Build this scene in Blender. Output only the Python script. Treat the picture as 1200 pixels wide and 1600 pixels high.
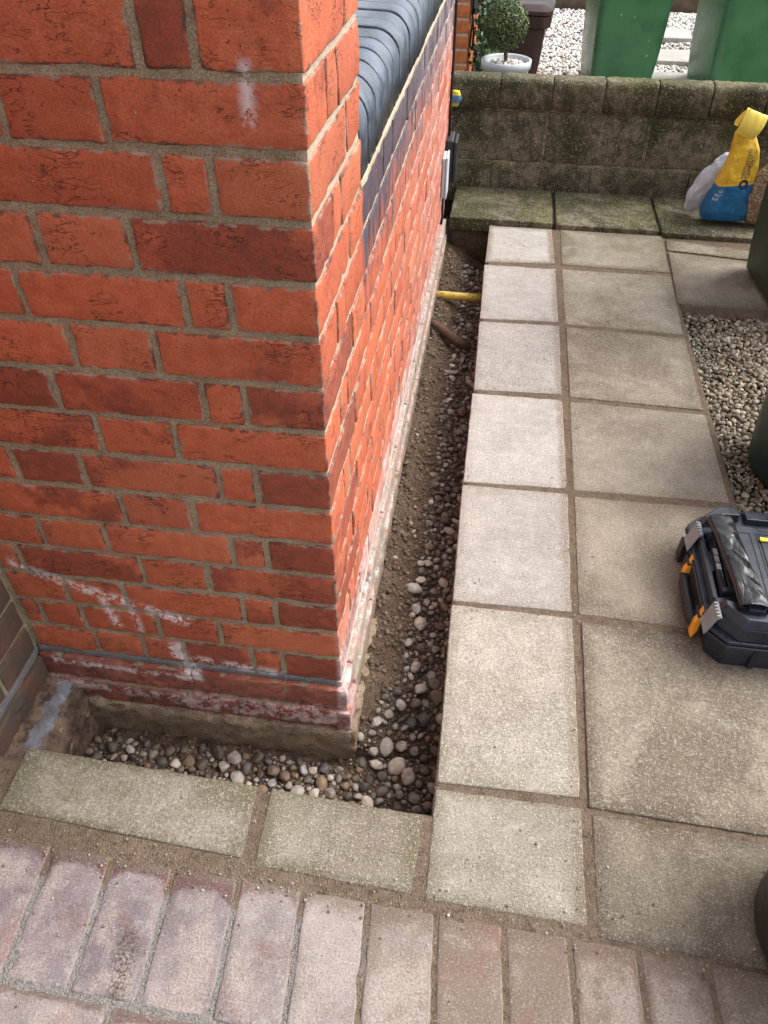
import bpy, bmesh, math, random
import numpy as np
from mathutils import Vector, Matrix, noise as mn
from mathutils.bvhtree import BVHTree

for o in list(bpy.data.objects): bpy.data.objects.remove(o)
sc = bpy.context.scene
C = sc.collection
random.seed(7)
R = math.radians

# ------------------------------------------------------------------ camera
cam_d = bpy.data.cameras.new('camera')
cam = bpy.data.objects.new('camera', cam_d); C.objects.link(cam)
cam_d.sensor_fit = 'VERTICAL'; cam_d.sensor_height = 36; cam_d.sensor_width = 36
cam_d.lens = 1203.1 * 36 / 1600
cam_d.clip_start = 0.05; cam_d.clip_end = 2000
right = (0.989767, 0.142684, 0.001609); up = (-0.098182, 0.672802, 0.733279); fwd = (-0.103545, 0.725933, -0.679926)
m = Matrix(((right[0], up[0], -fwd[0]), (right[1], up[1], -fwd[1]), (right[2], up[2], -fwd[2])))
cam.matrix_world = Matrix.Translation((0.20796, -0.86755, 1.31017)) @ m.to_4x4()
sc.camera = cam
sc.render.resolution_x = 768; sc.render.resolution_y = 1024

# ------------------------------------------------------------------ sky, sun, exposure (bright overcast)
w = bpy.data.worlds.new('World'); sc.world = w; w.use_nodes = True
wt = w.node_tree
bg = wt.nodes['Background']
sky = wt.nodes.new('ShaderNodeTexSky'); sky.sky_type = 'NISHITA'; sky.sun_disc = False
SUN_AZ, SUN_EL = R(66), R(48)          # azimuth clockwise from +Y (towards +X), elevation
sky.sun_elevation = SUN_EL; sky.sun_rotation = SUN_AZ
sky.air_density = 1.0; sky.dust_density = 4.0; sky.ozone_density = 1.0
hs = wt.nodes.new('ShaderNodeHueSaturation'); hs.inputs['Saturation'].default_value = 0.30
wt.links.new(sky.outputs[0], hs.inputs['Color']); wt.links.new(hs.outputs[0], bg.inputs[0])
bg.inputs[1].default_value = 0.15
sun_d = bpy.data.lights.new('sun', 'SUN'); sun_d.energy = 1.0; sun_d.angle = R(42); sun_d.color = (1.0, 0.975, 0.94)
sun = bpy.data.objects.new('sun', sun_d); C.objects.link(sun)
sd = Vector((math.sin(SUN_AZ) * math.cos(SUN_EL), math.cos(SUN_AZ) * math.cos(SUN_EL), math.sin(SUN_EL)))
sun.rotation_euler = (-sd).to_track_quat('-Z', 'Y').to_euler()
vs = sc.view_settings
vs.view_transform = 'Standard'; vs.look = 'None'; vs.gamma = 1; vs.use_curve_mapping = False
vs.exposure = 1.22

# ------------------------------------------------------------------ node helper
class G:
    def __init__(s, name, rough=0.85, spec=0.3):
        s.m = bpy.data.materials.new(name); s.m.use_nodes = True
        s.t = s.m.node_tree; s.b = s.t.nodes['Principled BSDF']
        s.b.inputs['Roughness'].default_value = rough
        s.b.inputs['Specular IOR Level'].default_value = spec
    def n(s, ty, **kw):
        x = s.t.nodes.new(ty)
        for k, v in kw.items(): setattr(x, k, v)
        return x
    def set(s, sock, v):
        if v is None: return
        if isinstance(v, bpy.types.NodeSocket): s.t.links.new(v, sock)
        elif isinstance(v, (tuple, list)):
            v = tuple(v)
            sock.default_value = v + (1,) if len(v) == 3 and sock.type == 'RGBA' else v
        else: sock.default_value = v
    def pos(s): return s.n('ShaderNodeNewGeometry').outputs['Position']
    def nor(s): return s.n('ShaderNodeNewGeometry').outputs['Normal']
    def isl(s): return s.n('ShaderNodeNewGeometry').outputs['Random Per Island']
    def obj(s): return s.n('ShaderNodeTexCoord').outputs['Object']
    def uv(s): return s.n('ShaderNodeTexCoord').outputs['UV']
    def rnd(s): return s.n('ShaderNodeObjectInfo').outputs['Random']
    def attr(s, name): return s.n('ShaderNodeAttribute', attribute_type='OBJECT', attribute_name=name).outputs['Fac']
    def vcol(s, name): return s.n('ShaderNodeAttribute', attribute_type='GEOMETRY', attribute_name=name).outputs['Color']
    def sep(s, v):
        x = s.n('ShaderNodeSeparateXYZ'); s.set(x.inputs[0], v); return x.outputs[0], x.outputs[1], x.outputs[2]
    def vm(s, op, a, b=None):
        x = s.n('ShaderNodeVectorMath', operation=op); s.set(x.inputs[0], a)
        if b is not None: s.set(x.inputs[3] if op == 'SCALE' else x.inputs[1], b)
        return x.outputs[0]
    def ma(s, op, a, b=None, c=None, clamp=False):
        x = s.n('ShaderNodeMath', operation=op, use_clamp=clamp); s.set(x.inputs[0], a)
        if b is not None: s.set(x.inputs[1], b)
        if c is not None: s.set(x.inputs[2], c)
        return x.outputs[0]
    def mr(s, v, a, b, c=0., d=1., smooth=True):
        x = s.n('ShaderNodeMapRange', interpolation_type='SMOOTHSTEP' if smooth else 'LINEAR')
        for i, q in enumerate((v, a, b, c, d)): s.set(x.inputs[i], q)
        return x.outputs[0]
    def noise(s, v, sc_, det=4, rough=0.55, dist=0.0):
        x = s.n('ShaderNodeTexNoise'); s.set(x.inputs['Vector'], v)
        for k, q in (('Scale', sc_), ('Detail', det), ('Roughness', rough), ('Distortion', dist)): x.inputs[k].default_value = q
        return x.outputs[0]
    def vor(s, v, sc_, feat='F1', out='Distance', rand=1.0):
        x = s.n('ShaderNodeTexVoronoi', feature=feat); s.set(x.inputs['Vector'], v); x.inputs['Scale'].default_value = sc_
        x.inputs['Randomness'].default_value = rand
        return x.outputs[out]
    def ramp(s, f, stops, interp='LINEAR'):
        x = s.n('ShaderNodeValToRGB'); s.set(x.inputs[0], f); cr = x.color_ramp; cr.interpolation = interp
        while len(cr.elements) < len(stops): cr.elements.new(0.5)
        for e, (p, c) in zip(cr.elements, stops):
            e.position = p; e.color = tuple(c) + (1,) if len(c) == 3 else c
        return x.outputs[0]
    def mix(s, f, a, b, bt='MIX'):
        x = s.n('ShaderNodeMix', data_type='RGBA', blend_type=bt)
        s.set(x.inputs[0], f); s.set(x.inputs[6], a); s.set(x.inputs[7], b); return x.outputs[2]
    def bump(s, h, st=0.5, dist=0.01, nrm=None):
        x = s.n('ShaderNodeBump'); s.set(x.inputs['Height'], h); s.set(x.inputs['Strength'], st); s.set(x.inputs['Distance'], dist)
        if nrm is not None: s.set(x.inputs['Normal'], nrm)
        return x.outputs[0]
    def out(s, col=None, rough=None, nrm=None):
        s.set(s.b.inputs['Base Color'], col); s.set(s.b.inputs['Roughness'], rough); s.set(s.b.inputs['Normal'], nrm)
        return s.m

def seg_mask(g, x, z, a, b, wid, soft):
    """distance of (x,z) to a segment -> mask"""
    ax, az = a; bx_, bz = b; dx, dz = bx_ - ax, bz - az; l2 = dx * dx + dz * dz
    t = g.ma('ADD', g.ma('MULTIPLY', g.ma('SUBTRACT', x, ax), dx / l2), g.ma('MULTIPLY', g.ma('SUBTRACT', z, az), dz / l2))
    t = g.ma('MINIMUM', g.ma('MAXIMUM', t, 0.0), 1.0)
    ex = g.ma('SUBTRACT', g.ma('SUBTRACT', x, ax), g.ma('MULTIPLY', t, dx))
    ez = g.ma('SUBTRACT', g.ma('SUBTRACT', z, az), g.ma('MULTIPLY', t, dz))
    d = g.ma('SQRT', g.ma('ADD', g.ma('MULTIPLY', ex, ex), g.ma('MULTIPLY', ez, ez)))
    return g.mr(d, wid + soft, wid - soft)

def lime_mask(g, p):
    """old paint splashes and lime bloom on the wall: front face runs, low side band"""
    x, y, z = g.sep(p)
    n1 = g.noise(p, 38, 6, 0.72); n2 = g.noise(p, 9, 4, 0.6)
    k = None
    for a, b, wd in (((-.605, .277), (-.483, .226), .010), ((-.483, .226), (-.30, .165), .012), ((-.45, .205), (-.44, .13), .010),
                     ((-.40, .19), (-.395, .12), .006), ((-.33, .07), (-.305, .0), .020), ((-.063, 1.105), (-.064, 1.055), .006),
                     ((-.30, .045), (-.12, .03), .010), ((-.62, -.065), (-.30, -.075), .012), ((-.34, -.08), (-.03, -.075), .026), ((-.60, .0), (-.30, -.01), .008)):
        s_ = seg_mask(g, x, z, a, b, wd, 0.009)
        k = s_ if k is None else g.ma('MAXIMUM', k, s_)
    front = g.mr(y, .03, .01)
    k = g.ma('MULTIPLY', k, front)
    k = g.ma('MULTIPLY', k, g.mr(g.ma('ADD', g.ma('MULTIPLY', n1, .55), g.ma('MULTIPLY', g.noise(p, 130, 5, .8), .45)), .475, .515))
    # side face: bloom near the foot and towards the far end
    side = g.mr(x, -.012, -.002)
    low = g.mr(g.ma('ADD', z, g.ma('MULTIPLY', g.ma('SUBTRACT', n2, .5), .25)), .17, .02)
    farb = g.ma('MULTIPLY', g.mr(y, .5, 2.2), 0.75)
    sb = g.ma('MAXIMUM', low, g.ma('MULTIPLY', farb, g.mr(n2, .35, .7)))
    sb = g.ma('MULTIPLY', g.ma('MULTIPLY', sb, side), g.mr(n1, .28, .62))
    return g.ma('MAXIMUM', k, g.ma('MULTIPLY', sb, .85))

# ------------------------------------------------------------------ materials
def m_brick(name, base, base2, dirty=0.0):
    g = G(name, 0.8, 0.35)
    p = g.pos(); o = g.vm('ADD', g.obj(), g.vm('SCALE', (7.1, 3.3, 5.7), g.ma('MULTIPLY', g.rnd(), 9.0)))
    tint = g.attr('tint')
    n_big = g.noise(o, 11, 4, .6); n_mid = g.noise(o, 45, 6, .65); n_fine = g.noise(o, 380, 3, .6)
    col = g.mix(g.mr(n_mid, .3, .72), base, base2)
    r = g.rnd()
    col = g.mix(g.ma('MULTIPLY', g.mr(r, .15, 1.0, smooth=False), .55), col, (base2[0] * .74, base2[1] * .72, base2[2] * .75))
    r2 = g.ma('FRACT', g.ma('MULTIPLY', r, 7.31))
    col = g.mix(g.ma('MULTIPLY', g.mr(r2, .55, 1.0, smooth=False), .45), col, (.50, .17, .085))
    grad = g.noise(g.vm('MULTIPLY', o, (.5, .5, 1)), 7, 3, .5)
    col = g.mix(g.ma('MULTIPLY', g.mr(grad, .35, .7), .35), col, (.33, .075, .045))
    # kiss marks / scorched patches: follow tint
    sm = g.mr(g.ma('ADD', g.noise(o, 9, 6, .7), g.ma('MULTIPLY', tint, .46)), .62, .76)
    col = g.mix(g.ma('MULTIPLY', sm, .70), col, g.mix(g.mr(n_mid, .35, .65), (.11, .027, .020), (.27, .062, .038)))
    # soot in thin veins and along drag marks
    vx, vy, vz = g.sep(o)
    st = g.n('ShaderNodeCombineXYZ'); g.set(st.inputs[0], vx); g.set(st.inputs[1], vy); g.set(st.inputs[2], g.ma('MULTIPLY', vz, 2.8))
    warp = g.vm('ADD', st.outputs[0], g.vm('SCALE', g.n('ShaderNodeTexNoise').outputs[1], 0.0))
    cr = g.noise(warp, 30, 3, .6, .25)
    crease = g.mr(g.ma('ABSOLUTE', g.ma('SUBTRACT', cr, .5)), .0, .016, 1., 0.)
    crease = g.ma('MULTIPLY', crease, g.mr(g.noise(o, 14, 3), .52, .63))
    col = g.mix(g.ma('MULTIPLY', crease, .24), col, (.06, .018, .013))
    pit = g.ma('MULTIPLY', g.mr(g.ma('ADD', g.vor(o, 120), g.ma('MULTIPLY', n_mid, .2)), .26, .17), g.mr(g.noise(o, 22, 3), .50, .62))
    col = g.mix(g.ma('MULTIPLY', pit, .6), col, (.05, .018, .014))
    soot = g.ma('MULTIPLY', g.mr(g.noise(o, 26, 6, .75), .60, .78), g.mr(n_big, .42, .65))
    col = g.mix(g.ma('MULTIPLY', soot, .5), col, (.07, .028, .024))
    # light specks
    sp = g.mr(g.vor(o, 95), .09, .045)
    sp = g.ma('MULTIPLY', sp, g.mr(g.noise(o, 31, 2), .56, .66))
    col = g.mix(g.ma('MULTIPLY', sp, .6), col, (.62, .45, .38))
    col = g.mix(.35, col, g.ramp(n_fine, [(.32, (.35, .33, .33)), (.68, (1.5, 1.5, 1.5))]), 'MULTIPLY')
    lx, ly, lz = g.sep(g.obj()); bw, bd, bh = g.attr('bw'), g.attr('bd'), g.attr('bh')
    dx = g.ma('MINIMUM', lx, g.ma('SUBTRACT', bw, lx)); dy = g.ma('MINIMUM', ly, g.ma('SUBTRACT', bd, ly)); dz = g.ma('MINIMUM', lz, g.ma('SUBTRACT', bh, lz))
    med = g.ma('MAXIMUM', g.ma('MINIMUM', dx, dy), g.ma('MINIMUM', g.ma('MAXIMUM', dx, dy), dz))
    ed = g.ma('ADD', med, g.ma('MULTIPLY', g.ma('SUBTRACT', g.noise(o, 60, 6, .75), .52), .028))
    arr = g.ma('MULTIPLY', g.mr(ed, .0026, .0006), g.mr(bw, .0, .01))
    col = g.mix(g.ma('MULTIPLY', arr, .75), col, g.mix(g.mr(g.noise(o, 21, 3), .42, .58), (.30, .25, .185), (.075, .045, .036)))
    x, y, z = g.sep(p)
    # blue-black wash run down from the sill bricks
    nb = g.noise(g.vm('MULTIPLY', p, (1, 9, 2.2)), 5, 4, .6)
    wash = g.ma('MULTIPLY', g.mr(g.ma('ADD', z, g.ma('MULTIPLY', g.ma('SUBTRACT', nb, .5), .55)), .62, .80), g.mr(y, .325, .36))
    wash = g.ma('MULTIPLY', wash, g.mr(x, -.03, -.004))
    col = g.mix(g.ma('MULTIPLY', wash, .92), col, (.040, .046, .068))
    # lime bloom
    lm = lime_mask(g, p)
    col = g.mix(g.ma('MULTIPLY', lm, g.mr(z, -.06, .03, .55, .85)), col, (.70, .62, .61))
    # foot: earth stains
    ft = g.ma('MULTIPLY', g.ma('MULTIPLY', g.mr(z, .10, -.06), g.mr(n_mid, .3, .6)), g.mr(lm, .7, .1))
    col = g.mix(g.ma('MULTIPLY', ft, .5), col, (.10, .055, .036))
    if dirty: col = g.mix(g.mr(g.noise(p, 18, 5, .7), .30, .60, .45, dirty), col, (.085, .066, .05))
    h = g.ma('ADD', g.ma('MULTIPLY', n_fine, .25), g.ma('MULTIPLY', n_mid, .6))
    h = g.ma('SUBTRACT', h, g.ma('ADD', g.ma('MULTIPLY', crease, .9), g.ma('MULTIPLY', pit, .7)))
    return g.out(col, g.mr(n_mid, .3, .7, .62, .9), g.bump(h, 1., .0042))

def m_mortar(name, c1, c2):
    g = G(name, .95, .15)
    p = g.pos(); n1 = g.noise(p, 14, 5, .65); n2 = g.noise(p, 420, 3, .7); n3 = g.vor(p, 330, out='Color')
    col = g.mix(g.mr(n1, .3, .7), c1, c2)
    col = g.mix(.55, col, g.ramp(n2, [(.30, (.25, .24, .22)), (.5, (1, 1, 1)), (.68, (2.0, 1.9, 1.75))]), 'MULTIPLY')
    x, y, z = g.sep(p)
    col = g.mix(g.ma('MULTIPLY', g.mr(x, -.012, -.003), .7), col, (.56, .47, .36))       # fresher pale pointing on the side wall
    lm = lime_mask(g, p)
    col = g.mix(g.ma('MULTIPLY', lm, .55), col, (.66, .60, .60))
    col = g.mix(g.ma('MULTIPLY', g.mr(z, .05, -.04), .55), col, (.15, .095, .062))
    h = g.ma('ADD', g.ma('MULTIPLY', n2, .7), g.noise(p, 120, 4, .6))
    return g.out(col, None, g.bump(h, .9, .0035))

def m_slab(name):
    g = G(name, .9, .22)
    p = g.pos(); tint = g.attr('tint'); wm = g.attr('warm'); ms = g.attr('moss')
    q = g.vm('ADD', p, g.vm('SCALE', (3.1, 5.3, 0.), g.ma('MULTIPLY', g.rnd(), 11.)))
    n1 = g.noise(q, 7, 5, .62); n2 = g.noise(q, 36, 5, .65); f = g.noise(q, 310, 4, .75)
    st = g.noise(g.vm('MULTIPLY', q, (1, 2.6, 1)), 150, 3, .7)
    cold = g.mix(g.mr(n1, .3, .7), (.315, .298, .278), (.41, .388, .36))
    warm = g.mix(g.mr(n1, .3, .7), (.255, .20, .128), (.41, .335, .222))
    col = g.mix(wm, cold, warm)
    col = g.mix(g.ma('MULTIPLY', g.mr(n2, .42, .72), .45), col, g.mix(wm, (.56, .53, .50), (.40, .345, .245)))
    blot = g.mr(g.noise(q, 4.2, 5, .65), .44, .66)
    col = g.mix(g.ma('MULTIPLY', blot, g.mr(wm, .0, .7, .16, .55)), col, (.22, .185, .14))
    u, v, _ = g.sep(g.uv())
    e1 = g.ma('MINIMUM', g.ma('MINIMUM', u, g.ma('SUBTRACT', 1., u)), g.ma('MINIMUM', v, g.ma('SUBTRACT', 1., v)))
    e1 = g.ma('ADD', e1, g.ma('MULTIPLY', g.ma('SUBTRACT', g.noise(q, 13, 5, .68), .5), .24))
    dirt = g.mr(e1, .13, -.01)
    dirt = g.ma('MULTIPLY', dirt, g.attr('dirt'))
    col = g.mix(g.ma('MULTIPLY', dirt, .85), col, (.15, .115, .082))
    # grout smear on the right edge (uv u -> 1)
    sm = g.mr(g.ma('ADD', u, g.ma('MULTIPLY', g.ma('SUBTRACT', g.noise(q, 14, 4, .6), .5), .10)), .90, .965)
    col = g.mix(g.ma('MULTIPLY', sm, g.attr('smear')), col, (.21, .155, .108))
    mossm = g.ma('MULTIPLY', g.ma('MULTIPLY', g.mr(g.ma('ADD', g.noise(q, 5, 5, .65), g.ma('MULTIPLY', g.mr(e1, .22, 0.), .12)), .44, .66), ms), .8)
    col = g.mix(mossm, col, (.135, .125, .05))
    tr = g.mr(g.noise(p, 2.3, 6, .7, .4), .50, .62)
    col = g.mix(g.ma('MULTIPLY', g.ma('MULTIPLY', tr, g.mr(wm, .0, .8, .12, .75)), .8), col, (.15, .112, .078))
    wt_ = g.mr(g.noise(q, 11, 6, .75, .8), .58, .70)
    col = g.mix(g.ma('MULTIPLY', wt_, .28), col, (.62, .59, .55))
    # aggregate: light and dark grit
    lt = g.mr(f, .53, .66); dk = g.mr(f, .47, .35)
    col = g.mix(g.ma('MULTIPLY', lt, .50), col, (.74, .69, .60))
    col = g.mix(g.ma('MULTIPLY', dk, .58), col, (.085, .07, .055))
    f2 = g.noise(q, 150, 3, .7)
    col = g.mix(g.ma('MULTIPLY', g.mr(f2, .57, .66), .42), col, (.66, .61, .53))
    col = g.mix(g.ma('MULTIPLY', g.mr(f2, .42, .33), .45), col, (.12, .10, .08))
    spot = g.mr(g.ma('ADD', g.vor(q, 13), g.ma('MULTIPLY', g.noise(q, 90, 3), .10)), .13, .085)
    spot = g.ma('MULTIPLY', spot, g.mr(g.noise(q, 4.1, 2), .56, .62))
    col = g.mix(g.ma('MULTIPLY', spot, .55), col, (.13, .105, .085))
    bt = g.ma('ADD', .72, g.ma('MULTIPLY', tint, .56))
    cb = g.n('ShaderNodeCombineColor')
    for i in range(3): g.set(cb.inputs[i], bt)
    col = g.mix(1., col, cb.outputs[0], 'MULTIPLY')
    h = g.ma('ADD', g.ma('ADD', g.ma('MULTIPLY', f, 1.), g.ma('MULTIPLY', st, .6)), g.ma('ADD', g.ma('MULTIPLY', n2, .8), g.ma('MULTIPLY', f2, .8)))
    return g.out(col, None, g.bump(h, 1., .0045))

def m_paver():
    g = G('paver_concrete', .88, .25)
    p = g.pos(); q = g.vm('ADD', p, g.vm('SCALE', (3.1, 5.3, 0.), g.ma('MULTIPLY', g.rnd(), 7.)))
    x, y, z = g.sep(p); u, v, _ = g.sep(g.uv())
    n1 = g.noise(q, 9, 5, .6); f = g.noise(q, 300, 4, .75); n2 = g.noise(q, 40, 5, .65)
    wm = g.attr('warm')
    a = g.mix(g.mr(n1, .3, .7), (.165, .132, .142), (.245, .205, .21))
    b = g.mix(g.mr(n1, .3, .7), (.26, .22, .20), (.345, .30, .27))
    col = g.mix(wm, a, b)
    col = g.mix(g.ma('MULTIPLY', g.mr(n2, .45, .75), .35), col, (.52, .47, .45))
    # brown trodden earth: spreads from the slab joint and to the right
    e = g.ma('ADD', g.ma('MULTIPLY', g.ma('SUBTRACT', g.noise(p, 11, 5, .65), .5), .9), g.attr('dirt'))
    d1 = g.mr(g.ma('ADD', e, g.ma('MULTIPLY', g.mr(v, .55, 1.), .22)), .30, .72)
    col = g.mix(g.ma('MULTIPLY', d1, .82), col, (.175, .128, .092))
    eu = g.ma('MINIMUM', u, g.ma('SUBTRACT', 1., u))
    arch = g.ma('SUBTRACT', v, g.ma('MULTIPLY', g.ma('POWER', g.ma('MULTIPLY', g.ma('ABSOLUTE', g.ma('SUBTRACT', u, .5)), 2.), 3.), -.10))
    wet = g.mr(g.ma('ADD', g.ma('ADD', arch, g.ma('MULTIPLY', g.ma('SUBTRACT', g.noise(p, 22, 5, .7), .5), .20)), g.ma('MULTIPLY', g.ma('SUBTRACT', g.rnd(), .5), .10)), .865, .925)
    wet = g.ma('MULTIPLY', wet, g.mr(wm, 1.3, .2, .25, 1.))
    col = g.mix(g.ma('MULTIPLY', wet, .85), col, g.mix(g.mr(g.ma('ADD', v, g.ma('MULTIPLY', g.noise(p, 17, 3), .14)), .97, 1.04), g.mix(wm, (.105, .045, .042), (.15, .095, .07)), (.125, .09, .065)))
    sid = g.mr(g.ma('ADD', eu, g.ma('MULTIPLY', g.ma('SUBTRACT', g.noise(p, 30, 4, .6), .5), .06)), .06, .015)
    col = g.mix(g.ma('MULTIPLY', sid, .4), col, (.27, .225, .19))
    rs = g.ma('MULTIPLY', g.mr(g.noise(q, 8, 5, .7), .52, .68), .5)
    col = g.mix(rs, col, (.22, .11, .085))
    lt = g.mr(f, .54, .68); dk = g.mr(f, .46, .34)
    col = g.mix(g.ma('MULTIPLY', lt, .38), col, (.70, .64, .58))
    col = g.mix(g.ma('MULTIPLY', dk, .55), col, (.075, .058, .052))
    worn = g.ma('MULTIPLY', g.mr(g.noise(q, 7, 5, .65), .46, .60), g.mr(eu, .04, .14))
    worn = g.ma('MULTIPLY', g.ma('MULTIPLY', worn, g.mr(v, .93, .80)), .55)
    col = g.mix(worn, col, g.mix(g.mr(f, .35, .6), (.26, .21, .18), (.47, .41, .36)))
    # patch of dark moss grit on one paver
    dm = g.ma('MULTIPLY', seg_mask(g, x, y, (-.247, -.50), (-.236, -.57), .016, .014), g.mr(g.noise(p, 190, 4, .7), .46, .56))
    col = g.mix(g.ma('MULTIPLY', dm, .85), col, (.06, .045, .02))
    h = g.ma('ADD', g.ma('ADD', f, g.ma('MULTIPLY', n2, .8)), g.ma('MULTIPLY', g.mr(g.vor(q, 140), .0, .25), .35))
    return g.out(col, None, g.bump(h, .85, .003))

def m_soil(name, c1, c2, c3, sc_=1.0):
    g = G(name, .97, .12)
    p = g.pos(); n1 = g.noise(p, 9 * sc_, 5, .65); n2 = g.noise(p, 60 * sc_, 6, .72); n3 = g.noise(p, 330 * sc_, 3, .7)
    col = g.mix(g.mr(n1, .35, .65), c1, c2)
    col = g.mix(g.mr(n2, .46, .72), col, c3)
    col = g.mix(.6, col, g.ramp(n3, [(.25, (.4, .38, .36)), (.5, (1, 1, 1)), (.76, (1.6, 1.5, 1.4))]), 'MULTIPLY')
    bd = g.vor(p, 210 * sc_); bc, _, _ = g.sep(g.vor(p, 210 * sc_, out='Color'))
    col = g.mix(g.ma('MULTIPLY', g.ma('MULTIPLY', g.mr(bc, .90, .94), g.mr(bd, .45, .3)), .6), col, (.45, .38, .30))
    h = g.ma('ADD', g.ma('ADD', n3, n2), g.mr(bd, 0., .5, .5, 0.))
    return g.out(col, None, g.bump(h, 1., .006))

def m_stone(name, stops, wet=.0, bumpd=.0015):
    g = G(name, .72 - wet, .35)
    o = g.pos(); r = g.ma('FRACT', g.ma('ADD', g.ma('MULTIPLY', g.rnd(), 3.7), g.ma('MULTIPLY', g.isl(), 1.3)))
    col = g.ramp(r, stops, 'CONSTANT')
    n = g.noise(o, 130, 5, .7); n1 = g.noise(o, 45, 4, .6)
    col = g.mix(.55, col, g.ramp(n, [(.3, (.5, .48, .46)), (.7, (1.4, 1.38, 1.34))]), 'MULTIPLY')
    col = g.mix(g.ma('MULTIPLY', g.mr(n1, .52, .68), .5), col, (.085, .06, .043))
    return g.out(col, None, g.bump(n, .6, bumpd))

def m_block(name, moss=1.0, tone=1.0):
    g = G(name, .93, .2)
    p = g.pos(); q = g.vm('ADD', p, g.vm('SCALE', (3.1, 5.3, 1.), g.ma('MULTIPLY', g.rnd(), 5.)))
    x, y, z = g.sep(p)
    n1 = g.noise(q, 8, 5, .65); n2 = g.noise(q, 26, 6, .7); f = g.noise(q, 150, 4, .75)
    col = g.mix(g.mr(n1, .3, .7), (.19 * tone, .165 * tone, .11 * tone), (.30 * tone, .26 * tone, .18 * tone))
    col = g.mix(g.ma('MULTIPLY', g.mr(n2, .42, .62), .75), col, (.055, .048, .032))
    drip = g.noise(g.vm('MULTIPLY', q, (1.6, 1, 1)), 5, 5, .7)
    col = g.mix(g.ma('MULTIPLY', g.mr(drip, .50, .66), .7), col, (.045, .04, .028))
    gx, gy, gz = g.sep(g.nor())
    mo = g.ma('MULTIPLY', g.mr(g.ma('ADD', g.noise(p, 6, 5, .7), g.ma('MULTIPLY', gz, .09)), .53, .68), moss)
    col = g.mix(g.ma('MULTIPLY', mo, .65), col, g.mix(g.mr(f, .4, .65), (.075, .085, .018), (.17, .17, .045)))
    al = g.mr(g.noise(p, 3.4, 6, .68, .3), .46, .60)
    col = g.mix(g.ma('MULTIPLY', al, .72), col, g.mix(g.mr(n2, .4, .6), (.022, .024, .013), (.05, .055, .02)))
    lt = g.mr(f, .57, .65)
    col = g.mix(g.ma('MULTIPLY', lt, .75), col, (.60, .53, .40))
    dk = g.mr(f, .45, .35)
    col = g.mix(g.ma('MULTIPLY', dk, .75), col, (.025, .02, .014))
    h = g.ma('ADD', f, g.ma('MULTIPLY', n2, .8))
    return g.out(col, None, g.bump(h, 1., .005))

def m_plain(name, col, rough=.6, spec=.4, var=.25, scale=30, bumpd=.0006, metal=0., scratch=0.):
    g = G(name, rough, spec); g.b.inputs['Metallic'].default_value = metal
    p = g.obj(); n = g.noise(p, scale, 5, .65); f = g.noise(p, scale * 9, 3, .6)
    c = g.mix(g.mr(n, .3, .7), tuple(v * (1 - var) for v in col), tuple(min(1, v * (1 + var)) for v in col))
    if scratch:
        s1 = g.mr(g.noise(g.vm('MULTIPLY', p, (1, 5, 5)), scale * 2, 6, .8, .6), .60, .72)
        c = g.mix(g.ma('MULTIPLY', s1, scratch), c, tuple(min(1, v + .22) for v in col))
    return g.out(c, g.mr(n, .3, .7, max(.05, rough - .12), min(1, rough + .12)), g.bump(f, .5, bumpd))

M_BRICK = m_brick('red_brick', (.57, .152, .068), (.46, .104, .046))
M_BRICKD = m_brick('dirty_brick', (.20, .075, .05), (.15, .055, .036), .95)
M_FOOT = m_brick('rough_footing_brick', (.44, .15, .11), (.33, .105, .08))
def m_band():
    g = G('cement_band', .92, .2); p = g.pos(); n = g.noise(p, 12, 6, .7); n2 = g.noise(p, 45, 6, .75); f = g.noise(p, 330, 3, .7)
    c = g.mix(g.mr(n, .38, .62), (.34, .29, .235), (.46, .29, .235)); c = g.mix(g.mr(n2, .48, .64), c, (.56, .52, .49))
    c = g.mix(g.ma('MULTIPLY', g.mr(g.noise(p, 20, 5, .7), .54, .66), .8), c, (.15, .105, .075))
    x, y, z = g.sep(p); c = g.mix(g.ma('MULTIPLY', g.mr(g.ma('ADD', z, g.ma('MULTIPLY', n, .08)), .0, -.05), .65), c, (.22, .155, .105))
    c = g.mix(.5, c, g.ramp(f, [(.3, (.4, .38, .36)), (.5, (1, 1, 1)), (.7, (1.6, 1.55, 1.5))]), 'MULTIPLY')
    return g.out(c, None, g.bump(g.ma('ADD', n2, g.ma('MULTIPLY', f, .5)), 1., .005))
M_BAND = m_band()
M_MORTAR = m_mortar('sandy_mortar', (.37, .295, .20), (.26, .205, .14))
M_LEAD = m_mortar('grey_pointing', (.145, .145, .155), (.20, .20, .21))
M_SILL = m_plain('blue_sill_brick', (.085, .105, .140), .40, .5, .45, 24, .002)
M_CONC = m_soil('footing_concrete', (.36, .27, .19), (.46, .35, .25), (.23, .165, .11))
M_SLAB = m_slab('concrete_slab')
M_PAVER = m_paver()
M_BED = m_soil('sand_bedding', (.185, .138, .098), (.225, .172, .125), (.125, .09, .064))
def m_bed2():
    m_ = m_soil('paver_jointing', (.185, .138, .098), (.225, .172, .125), (.125, .09, .064)); t = m_.node_tree
    g = G.__new__(G); g.m = m_; g.t = t; g.b = t.nodes['Principled BSDF']
    src = g.b.inputs['Base Color'].links[0].from_socket; p = g.pos(); x, y, z = g.sep(p)
    gx = g.ma('ADD', x, g.ma('MULTIPLY', g.ma('SUBTRACT', g.noise(p, 8, 4, .6), .5), .5))
    k = g.ma('MULTIPLY', g.mr(gx, .20, -.05), g.mr(y, -.415, -.445))
    g.set(g.b.inputs['Base Color'], g.mix(g.ma('MULTIPLY', k, .9), src, g.mix(g.mr(g.noise(p, 300, 3, .7), .4, .6), (.21, .20, .19), (.36, .34, .32))))
    return m_
M_BED2 = m_bed2()
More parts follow.
